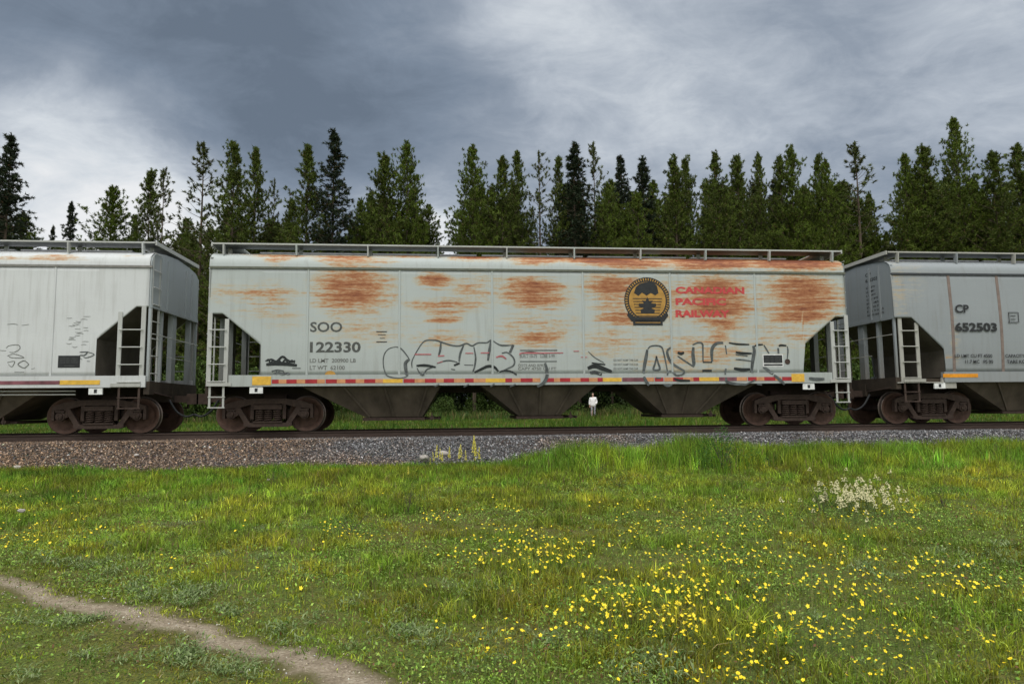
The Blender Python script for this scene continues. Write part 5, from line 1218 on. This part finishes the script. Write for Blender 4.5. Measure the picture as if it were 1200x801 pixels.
M['coat'] = plain('white jacket', (.82, .80, .80), .8, 0, .06, 6)
M['hair'] = plain('dark hair', (.03, .02, .015), .6)
M['sole'] = plain('light sandals', (.45, .36, .28), .7)
mt, nt, b = newmat('patterned leggings'); g = G(nt); f, _ = g.noise(g.coord(), 14, 3, .6)
g.l(g.ramp(f, [(.42, (.06, .06, .075)), (.5, (.22, .22, .25)), (.58, (.45, .45, .48))]), b.inputs['Base Color']); M['leg'] = mt
PX, PZ = onY(695, 475, 46.0); PG = float(hgt(PX, 46.0))
root = (0, 0, .93)
bv = [root, (0, 0, 1.10), (0, 0, 1.30), (0, .0, 1.44), (0, 0, 1.50), (0, -.01, 1.58), (0, -.015, 1.67), (0, 0, 1.735),
      (.17, 0, 1.40), (.235, .02, 1.15), (.17, -.10, .98), (-.17, 0, 1.40), (-.215, .01, 1.14), (-.225, -.05, .90), (-.225, -.06, .84),
      (.09, 0, .88), (.10, -.01, .48), (.105, .01, .08), (.11, -.12, .035), (-.09, 0, .88), (-.085, -.03, .48), (-.08, .0, .08), (-.085, -.13, .035)]
be = [(0, 1), (1, 2), (2, 3), (3, 4), (4, 5), (5, 6), (6, 7), (3, 8), (8, 9), (9, 10), (3, 11), (11, 12), (12, 13), (13, 14), (0, 15), (15, 16), (16, 17), (17, 18), (0, 19), (19, 20), (20, 21), (21, 22)]
brd = [(.15, .11), (.13, .10), (.15, .11), (.08, .07), (.05, .05), (.075, .085), (.082, .095), (.05, .06), .055, .045, .035, .055, .045, .032, .035, .09, .055, .035, .03, .09, .055, .035, .03]
pr = empty('person', (PX, 46.0, PG), 'person in white jacket and patterned grey leggings standing beyond the track, one hand pocketed', 'person')
pr.rotation_euler = (0, 0, -.15)
body = skinned('body', bv, be, brd, M['skin'], pr)
for k in range(5):                                  # loosely curled fingers of the hanging hand
    x0_ = -.245+.013*k; l = [.045, .075, .085, .078, .06][k]; dx = -.02 if k == 0 else 0
    m = MB(); m.tube([(x0_, -.065, .845), (x0_+dx, -.075, .845-l*.5), (x0_+dx*1.2, -.065-(.012), .845-l)], .008, 5); f_ = m.build('finger', M['skin'], pr)
jv = [(0, 0, .80), (0, 0, .95), (0, 0, 1.15), (0, 0, 1.36), (0, 0, 1.47), (.18, 0, 1.40), (.25, .02, 1.15), (.19, -.10, .99), (-.18, 0, 1.40), (-.225, .01, 1.14), (-.235, -.045, .92)]
skinned('jacket', jv, [(0, 1), (1, 2), (2, 3), (3, 4), (3, 5), (5, 6), (6, 7), (3, 8), (8, 9), (9, 10)], [(.235, .165), (.225, .16), (.20, .15), (.19, .135), (.085, .08), .085, .075, .065, .085, .075, .06], M['coat'], pr)
for s_, a in ((1, .10), (-1, -.088)): skinned('legging', [(a, 0, .90), (a*1.05, -.015, .50), (a*1.08, .005, .20)], [(0, 1), (1, 2)], [.105, .07, .052], M['leg'], pr)
m = MB(); m.cyl((0, .015, 1.70), (0, 0, 1), .095, .1, 14, 0, [(-.16, .05), (-.10, .088), (0, .100), (.06, .082), (.095, .03), (.10, 0)]); h_ = m.build('hair', M['hair'], pr, smooth=True)
for v in h_.data.vertices:
    if v.co.y < -.045 and v.co.z < 1.72: v.co.y = -.03
m = MB()
for s_ in (-1, 1): m.cyl((s_*.03, -.100, 1.665), (0, 1, 0), .011, .012, 8)
m.build('eye', M['hair'], pr)
m = MB(); m.bar((0, -.10, 1.665), (0, -.122, 1.625), .02, .02); m.bar((-.022, -.098, 1.595), (.022, -.098, 1.595), .006, .008); m.build('nose', M['skin'], pr)
for a in (.11, -.085): m = MB(); m.box((a-.045, -.19, -.005), (a+.045, .07, .022)); m.build('sandal', M['sole'], pr)
